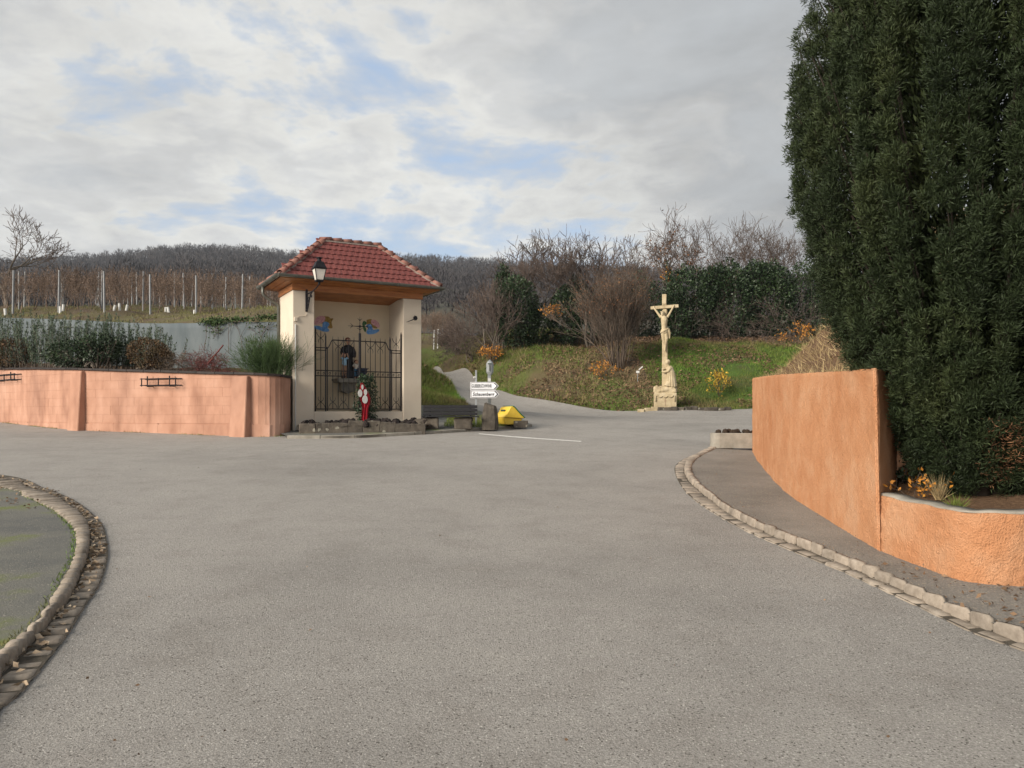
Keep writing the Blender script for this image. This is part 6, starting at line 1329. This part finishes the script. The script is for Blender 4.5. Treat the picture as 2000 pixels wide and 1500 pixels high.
# ------------------------------------------------------------------ vineyard
def post(x, y, h, r=.045, lab=None):
    z = tz(x, y); o = MB().tube([(x, y, z - .1), (x + random.gauss(0, .03), y, z + h)], [r, r * .9], 6).build('vine_post', 'stake'); return tag(o, lab or 'weathered grey vineyard post with wires', 'post', 'vineyard posts')
vines = []
for vi in range(5):
    out = []; grow((0, 0, 0), (random.gauss(0, .15), random.gauss(0, .15), 1), .62, .028, 0, out, .1, .4, .12, .02, 0, .6, 4); tip = out[-1][3:6]
    for s_ in (-1, 1):
        for q_ in range(8):
            x = s_ * random.uniform(0, .55); grow((tip[0] + random.gauss(0, .05), tip[1] + x * .9, tip[2] + random.uniform(-.08, .1)), (random.gauss(0, .22), random.gauss(0, .30), 1), random.uniform(.75, 1.15), .007, 1, out, .12, .5, .14, .0045, 2, .4, 5)
    A = np.array(out); V, Fq = segs(A[:, :8], 3); k = rng.integers(0, len(A), 90); Vl, Fl = leaves(A[k, 3:6], rng.normal(size=(90, 3)) + np.array([0, 0, -.8]), rng.uniform(.05, .09, 90), .05); V, Fq = cat_mesh([(V, Fq), (Vl, Fl)])
    me_o = mesh_np('grape_vine', V, Fq, 'vine', recentre=False); vines.append(me_o.data); bpy.data.objects.remove(me_o)
row0x = PX(25, 33.0); nv = 0; ROWN = len([r for r in range(-2, 11) if row0x + r * 1.97 <= -7.4])
for r_ in range(-2, 11):
    x = row0x + r_ * 1.97
    if x > -7.4: break
    y0_ = max(33.0, bw_y(np.array([x]))[0] + 1.2); ys_ = [y0_ + i * 3.6 for i in range(6)]
    for yi, yy in enumerate(ys_): post(x + (yy - y0_) * -.02, yy, 1.83 + random.gauss(0, .04), lab=ORD[yi] + ' grey post from the blue-grey wall in the ' + ORD[ROWN - (r_ + 3)] + ' vine row from the shrine')
    mb = MB()
    for h in (.75, 1.2, 1.65): mb.tube([(x, y_, tz(x, y_) + h) for y_ in ys_], .004, 4, False)
    tag(mb.build('vine_wires', 'stake', fix=False), 'thin steel wires along the ' + ORD[ROWN - (r_ + 3)] + ' vine row from the shrine', 'wire', 'vine row wires')
    y = y0_ + .5
    while y < y0_ + 19.2 and nv < 290:
        o = bpy.data.objects.new('grape_vine', vines[nv % 5]); o.location = (x + random.gauss(0, .05), y, tz(x, y) - .03); o.rotation_euler = (0, 0, random.choice([0, math.pi]) + random.gauss(0, .1)); s_ = random.uniform(.9, 1.08); o.scale = (s_, s_, s_); col.objects.link(o)
        tag(o, 'leafless brown grapevine on wires in the ' + ORD[ROWN - (r_ + 3)] + ' vine row from the shrine', 'vine', 'grapevines in the rows'); nv += 1; y += 1.0 if y < y0_ + 8 else 1.25
tub = [(11, 615, 32.6), (118, 617, 32.8), (123, 608, 33.6), (222, 607, 34), (234, 608, 34.2), (246, 605, 34), (324, 609, 33.6), (331, 611, 33.2), (380, 613, 33), (450, 618, 32.8)]
for px, py, Y in tub:
    X = PX(px, Y); z = tz(X, Y); mb = MB(); mb.tube([(X, Y, z), (X + random.gauss(0, .04), Y, z + random.uniform(.28, .42))], .055, 8); tag(mb.build('vine_guard', 'white_plastic'), 'white plastic guard tube around a young vine', 'vine guard', 'vine guards')
for px, pt, pb2, Y in ((847, 645, 678, 51), (854.5, 643, 677, 51.5), (863, 641, 674, 52), (889, 636, 668, 50)):
    X = PX(px, Y); z = P(px, pb2, Y).z; mb = MB(); mb.tube([(X, Y, z - .3), (X + .05, Y, PZ(pt, Y))], .045, 6); tag(mb.build('vine_post', 'white_plastic' if px < 860 else 'stake'), 'pale vineyard post above the path right of the shrine', 'post', 'pale posts above the path')
for i in range(16):
    px = random.uniform(822, 905); Y = random.uniform(51, 60); X = PX(px, Y); o = bpy.data.objects.new('grape_vine', vines[i % 5]); o.location = (X, Y, tz(X, Y) - .05); o.rotation_euler = (0, 0, random.uniform(0, 6)); col.objects.link(o); tag(o, 'rusty leafless vine above the path right of the shrine', 'vine', 'vines above the path')

# ------------------------------------------------------------------ grass, litter, fallen leaves (stuff)
def scatter(n, box, ok):
    q = rng.uniform([box[0], box[2]], [box[1], box[3]], (n, 2)); m_ = ~inpoly(q[:, 0], q[:, 1], road_poly); q = q[m_]; m_ = ok(q[:, 0], q[:, 1]); return q[m_]
nz = lambda X, Y, s, o: np.array([noise.noise(Vector((x * s, y * s, o))) for x, y in zip(X, Y)])
q = scatter(230000, (-7, 19, 29.5, 50), lambda X, Y: (nz(X, Y, .33, 1.0) + rng.uniform(-.35, .35, len(X)) > -.22) & ((X > 6.0) | (X < 3.2 + rng.normal(0, .5, len(X))) | (Y < 31.5)) & ~((X > 6) & (Y > 40))); z = surf(q[:, 0], q[:, 1]); n = len(q)
V, Fq = blades(np.c_[q, z + .0], np.c_[rng.normal(0, .45, n), rng.normal(0, .45, n), np.ones(n)], rng.uniform(.06, .20, n), rng.uniform(.014, .032, n)); tag(mesh_np('grass', V, Fq, 'grass', recentre=False), 'green and straw-coloured grass on the bank and lawn', 'grass', kind='stuff')
q = scatter(42000, (-4.6, -1, 23.3, 36), lambda X, Y: X < 5); q = q[~inpoly(q[:, 0], q[:, 1], fore_poly)]; z = surf(q[:, 0], q[:, 1]); n = len(q)
V, Fq = blades(np.c_[q, z], np.c_[rng.normal(0, .5, n), rng.normal(0, .5, n), np.ones(n)], rng.uniform(.08, .24, n), rng.uniform(.012, .022, n)); tag(mesh_np('grass', V, Fq, 'grass', recentre=False), 'rough green grass on the verge between the shrine and the path', 'grass', kind='stuff')
q = scatter(26000, (-34, -5.5, 26, 42), lambda X, Y: (Y > bw_y(X) + .3) & (nz(X, Y, .8, 5) > -.2)); z = surf(q[:, 0], q[:, 1]); n = len(q)
V, Fq = blades(np.c_[q, z], np.c_[rng.normal(0, .5, n), rng.normal(0, .5, n), np.ones(n)], rng.uniform(.05, .16, n), .02); tag(mesh_np('grass', V, Fq, 'strawgrass', recentre=False), 'short grass strip along the vineyard edge above the blue-grey wall', 'grass', kind='stuff')
q = scatter(42000, (-4, 16, 30.3, 43), lambda X, Y: ((X > 1.5) & (X < 7.2)) | (Y > 39.5) | (nz(X, Y, .4, 9) > .12)); z = surf(q[:, 0], q[:, 1]); n = len(q)
V, Fq = leaves(np.c_[q, z + rng.uniform(.0, .10, n)], rng.normal(size=(n, 3)) * np.array([1, 1, .35]), rng.uniform(.06, .15, n), rng.uniform(.03, .08, n)); tag(mesh_np('leaf_litter', V, Fq, 'litter', recentre=False), 'brown leaf litter and twigs covering the bank under the bushes', 'litter', kind='stuff')
q = scatter(16000, (-6, 6.5, 31, 46), lambda X, Y: nz(X, Y, .5, 12) > .02); z = surf(q[:, 0], q[:, 1]); n = len(q)
V, Fq = blades(np.c_[q, z], np.c_[rng.normal(0, .6, n), rng.normal(0, .6, n), np.ones(n)], rng.uniform(.14, .42, n), rng.uniform(.008, .016, n)); tag(mesh_np('dry_grass', V, Fq, 'drygrass', recentre=False), 'straw-coloured dead stalks on the bank between path and bushes', 'grass', kind='stuff')
def leaf_on(pts, h, size, mt, label):
    C = np.array(pts); n = len(C); D = rng.normal(size=(n, 3)) * np.array([1, 1, .25]); V, Fq = leaves(C + np.array([0, 0, h]) + np.c_[np.zeros((n, 2)), rng.uniform(0, .015, n)], D, rng.uniform(size * .6, size * 1.4, n), rng.uniform(size * .3, size * .75, n), .12)
    tag(mesh_np('fallen_leaves', V, Fq, mt, recentre=False), label, 'leaves', kind='stuff')
pts = []
for _ in range(600):
    f = random.betavariate(3.2, 2.4); a = at_len(lm, plen(lm) * f); b = at_len(lo, plen(lo) * f); u = random.betavariate(1.2, 2.6); p = a.lerp(b, u); pts.append((p.x, p.y, SL * p.y + .022))
leaf_on(pts, .004, .05, 'paleleaf', 'pale fallen leaves gathered in the gutter of the left kerb')
pts = [];
while len(pts) < 4200:
    x, y = random.uniform(2.2, 5.5), random.uniform(3.0, 6.4); w = (x - 2.6) / 2
    if inpoly([x], [y], [xy(p) for p in ri] + [(6, 2.6)] + inn[::-1])[0] and random.random() < min(1, max(.03, (5.9 - y) * .55 * w)): pts.append((x, y, SL * y + KH))
leaf_on(pts, .002, .045, 'litter', 'brown needles and leaf litter on the pavement below the low orange wall')
pts = []
for _ in range(500):
    f = random.uniform(.05, 1); p = at_len(ri, plen(ri) * f); d = abs(random.gauss(0, .5)); pts.append((p.x + d, p.y + random.uniform(0, .2), SL * p.y + KH))
leaf_on(pts, .002, .016, 'litter', 'tiny pale scraps of leaf strewn over the right pavement')
pts = [(random.uniform(-9, -5.4), y, SL * y + KH) for y in [random.uniform(8.4, 11.5) for _ in range(420)]]; pts = [p for p in pts if inpoly([p[0]], [p[1]], [xy(q) for q in li] + [(-9, 1.5), (-16, 4), (-16, 12.9)])[0]]
leaf_on(pts, .002, .05, 'litter', 'brown leaf scraps on the left traffic island')
# scraps on the road
pts = [(random.uniform(-7, 7), y, SL * y) for y in [2.5 + 14 * random.random() ** 1.5 for _ in range(150)]]
leaf_on(pts, .004, .022, 'litter', 'small brown leaf scraps scattered over the asphalt')
# moss tufts between kerb and island
C = []
for _ in range(900):
    p = at_len(li, plen(li) * random.betavariate(4, 2)); C.append((p.x + random.gauss(-.02, .015), p.y + random.gauss(0, .02), SL * p.y + KH - .008))
V, Fq = blades(C, rng.normal(size=(900, 3)) * .5 + np.array([0, 0, 1]), rng.uniform(.012, .04, 900), .006); tag(mesh_np('moss', V, Fq, 'grass', recentre=False), 'green moss along the back of the left kerb', 'moss', kind='stuff')
q = rng.uniform([-1.9, 21.5], [.3, 23.6], (2600, 2)); q = q[inpoly(q[:, 0], q[:, 1], fore_poly)]; z = np.array([fz(a, b) for a, b in q]) + FH; n = len(q)
V, Fq = blades(np.c_[q, z], np.c_[rng.normal(0, .5, n), rng.normal(0, .5, n), np.ones(n)], rng.uniform(.06, .2, n), .014); tag(mesh_np('grass', V, Fq, 'grass', recentre=False), 'weedy grass around the foot of the bin and stone bollard', 'grass', kind='stuff')
C = [];
for _ in range(700):
    t = random.uniform(t0, WL - .3); p = at_len(wbc, t); nn, d = wnorm(t)
    if noise.noise(p * .9) > -.05: q = p + nn * random.uniform(.03, .14); C.append((q.x, q.y, fz(q.x, q.y)))
V, Fq = blades(C, rng.normal(size=(len(C), 3)) * .5 + np.array([0, 0, 1]), rng.uniform(.02, .07, len(C)), .012); tag(mesh_np('moss', V, Fq, 'grass', recentre=False), 'moss and weeds along the foot of the salmon garden wall', 'moss', kind='stuff')
# thin winter haze over the whole valley
hm = bpy.data.materials.new('haze'); hm.use_nodes = True; ht = hm.node_tree; ht.nodes.clear()
ho = ht.nodes.new('ShaderNodeOutputMaterial'); hv = ht.nodes.new('ShaderNodeVolumePrincipled'); ht.links.new(hv.outputs[0], ho.inputs['Volume'])
hv.inputs['Color'].default_value = (0.80, 0.86, 0.95, 1); hv.inputs['Density'].default_value = 0.00018; hv.inputs['Anisotropy'].default_value = 0.2
mb = MB(); mb.b2(-2700, 2700, -75, 1450, -6, 215); M['haze'] = hm; hzo = mb.build('haze', 'haze'); tag(hzo, 'thin pale winter haze filling the valley', 'haze', kind='stuff')
for o in bpy.data.objects:
    if '_local' in o: del o['_local']
